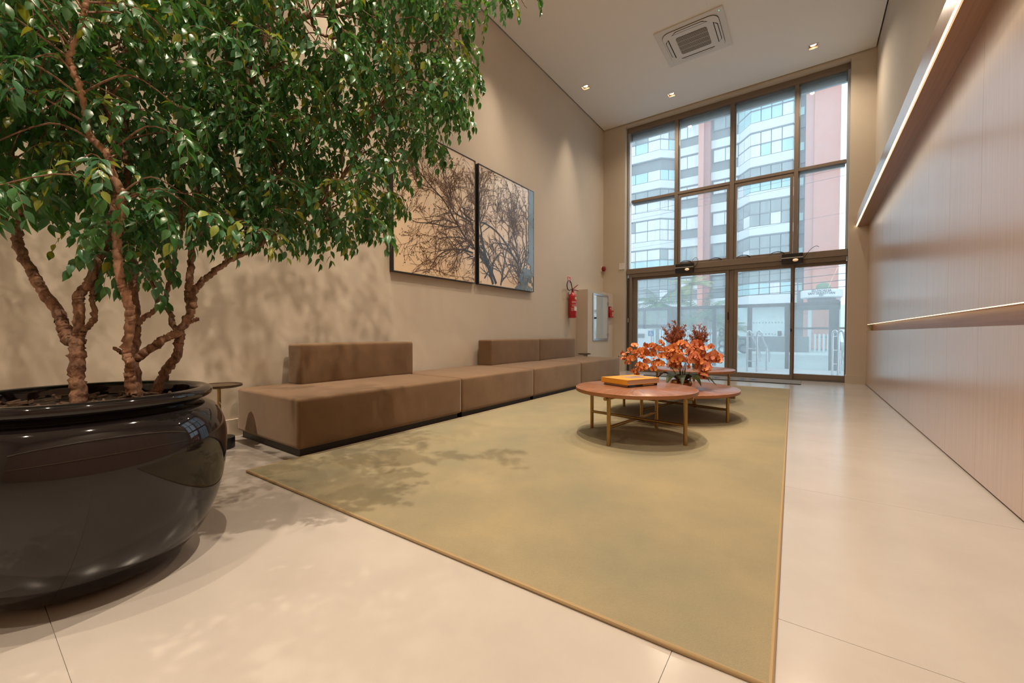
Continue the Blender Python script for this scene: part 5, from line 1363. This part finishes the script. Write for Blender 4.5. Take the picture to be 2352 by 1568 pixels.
# ------------------------------------------------------------------ wires
def wire(label, p0, p1, sag, r=0.012):
    a, b = Vector(p0), Vector(p1)
    pts = [a.lerp(b, k / 16) - Vector((0, 0, sag * 4 * (k / 16) * (1 - k / 16))) for k in range(17)]
    o = Vector(((p0[0] + p1[0]) / 2, (p0[1] + p1[1]) / 2, 0))
    tag(MB().tube([p - o for p in pts], r, 5).build('overhead_wire', 'x_wire', None, tuple(o), smooth=True), label, 'wire', 'street overhead wires')
for k, (z, r) in enumerate(((3.55, .014), (3.25, .017), (2.95, .014), (3.9, .010), (8.0, .008), (8.35, .008), (6.3, .006))):
    lab = ['middle overhead street wire just below the sensors', 'lower overhead street wire crossing the coral pillar', 'lowest overhead street wire, at the drum canopy height',
           'overhead street wire just above the door header', 'thin high wire crossing the upper panes', 'highest thin wire crossing the upper panes', 'single thin wire at mid window height'][k]
    wire(lab, (-16, 24, z - 0.55), (6, 24, z + 0.35), 0.12, r)

for x, lab in ((-16, 'concrete utility pole at the left end of the street wires'), (6, 'concrete utility pole at the right end of the street wires')):
    t = thing('utility_pole', lab, 'pole', (x, 24, -0.45))
    MB().tube([(0, 0, 0), (0, 0, 9.6)], [0.16, 0.11], 12).build('shaft', 'x_post', t, smooth=True)
    for z in (3.9, 8.4): MB().box(-0.06, 0.06, -0.8, 0.8, z, z + 0.1).build('crossarm', 'x_post', t)

# ------------------------------------------------------------------ palms and shrubs
def palm(name, label, x, y, h, n, L, m, seed, trunk_r=0.10):
    t = thing(name, label, 'palm', (x, y, -0.45))
    rp_ = random.Random(seed)
    MB().tube([(0, 0, 0), (rp_.uniform(-.1, .1), 0, h * .5), (rp_.uniform(-.1, .1), 0, h)], [trunk_r * 1.2, trunk_r, trunk_r * .8], 10).build('trunk', 'x_trunk', t, smooth=True)
    for k in range(n):
        a = k * 2.399 + rp_.uniform(-.2, .2); el = rp_.uniform(-0.25, 1.2)
        d = Vector((math.cos(a) * math.cos(el), math.sin(a) * math.cos(el), math.sin(el)))
        p = Vector((0, 0, h)); path = [p.copy()]
        LL = L * rp_.uniform(.75, 1.1)
        for i in range(9):
            d = (d + Vector((0, 0, -0.13))).normalized(); p = p + d * LL / 9; path.append(p.copy())
        q = MB().tube(path, [0.02 - 0.0018 * i for i in range(10)], 4, False)
        for i in range(1, 10):
            tg = (path[i] - path[i - 1]).normalized(); s = tg.cross(Vector((0, 0, 1)))
            s = s.normalized() if s.length > .01 else Vector((1, 0, 0))
            ll = LL * 0.30 * math.sin(math.pi * (0.15 + 0.8 * i / 10))
            for sd in (-1, 1):
                for sub in (0, .5):
                    c = path[i - 1].lerp(path[i], sub)
                    e = c + (s * sd * .8 + tg * .5 + Vector((0, 0, -.45))) * ll
                    w = tg * 0.035
                    b = len(q.v); q.v += [tuple(c - w), tuple(c + w), tuple(e)]; q.face([b, b + 1, b + 2])
        q.build('frond', m, t)
palm('palm', 'tall grey-green palm behind the leftmost door panel', -7.4, 25.5, 3.1, 22, 2.1, 'x_leaf', 1)
palm('palm', 'broad green palm behind the tall dried stems', -5.0, 26.5, 2.3, 22, 2.0, 'x_leaf', 2)
palm('palm', 'yellowish palm rising left of the coral column', -5.95, 27.5, 4.4, 16, 1.5, 'x_leaf_pale', 3, .07)
palm('palm', 'low green palm left of the centre door post', -3.9, 27.0, 1.5, 18, 1.6, 'x_leaf', 4)
palm('palm', 'palm at the far left edge of the leftmost door', -9.2, 26.5, 2.4, 20, 2.0, 'x_leaf', 5)
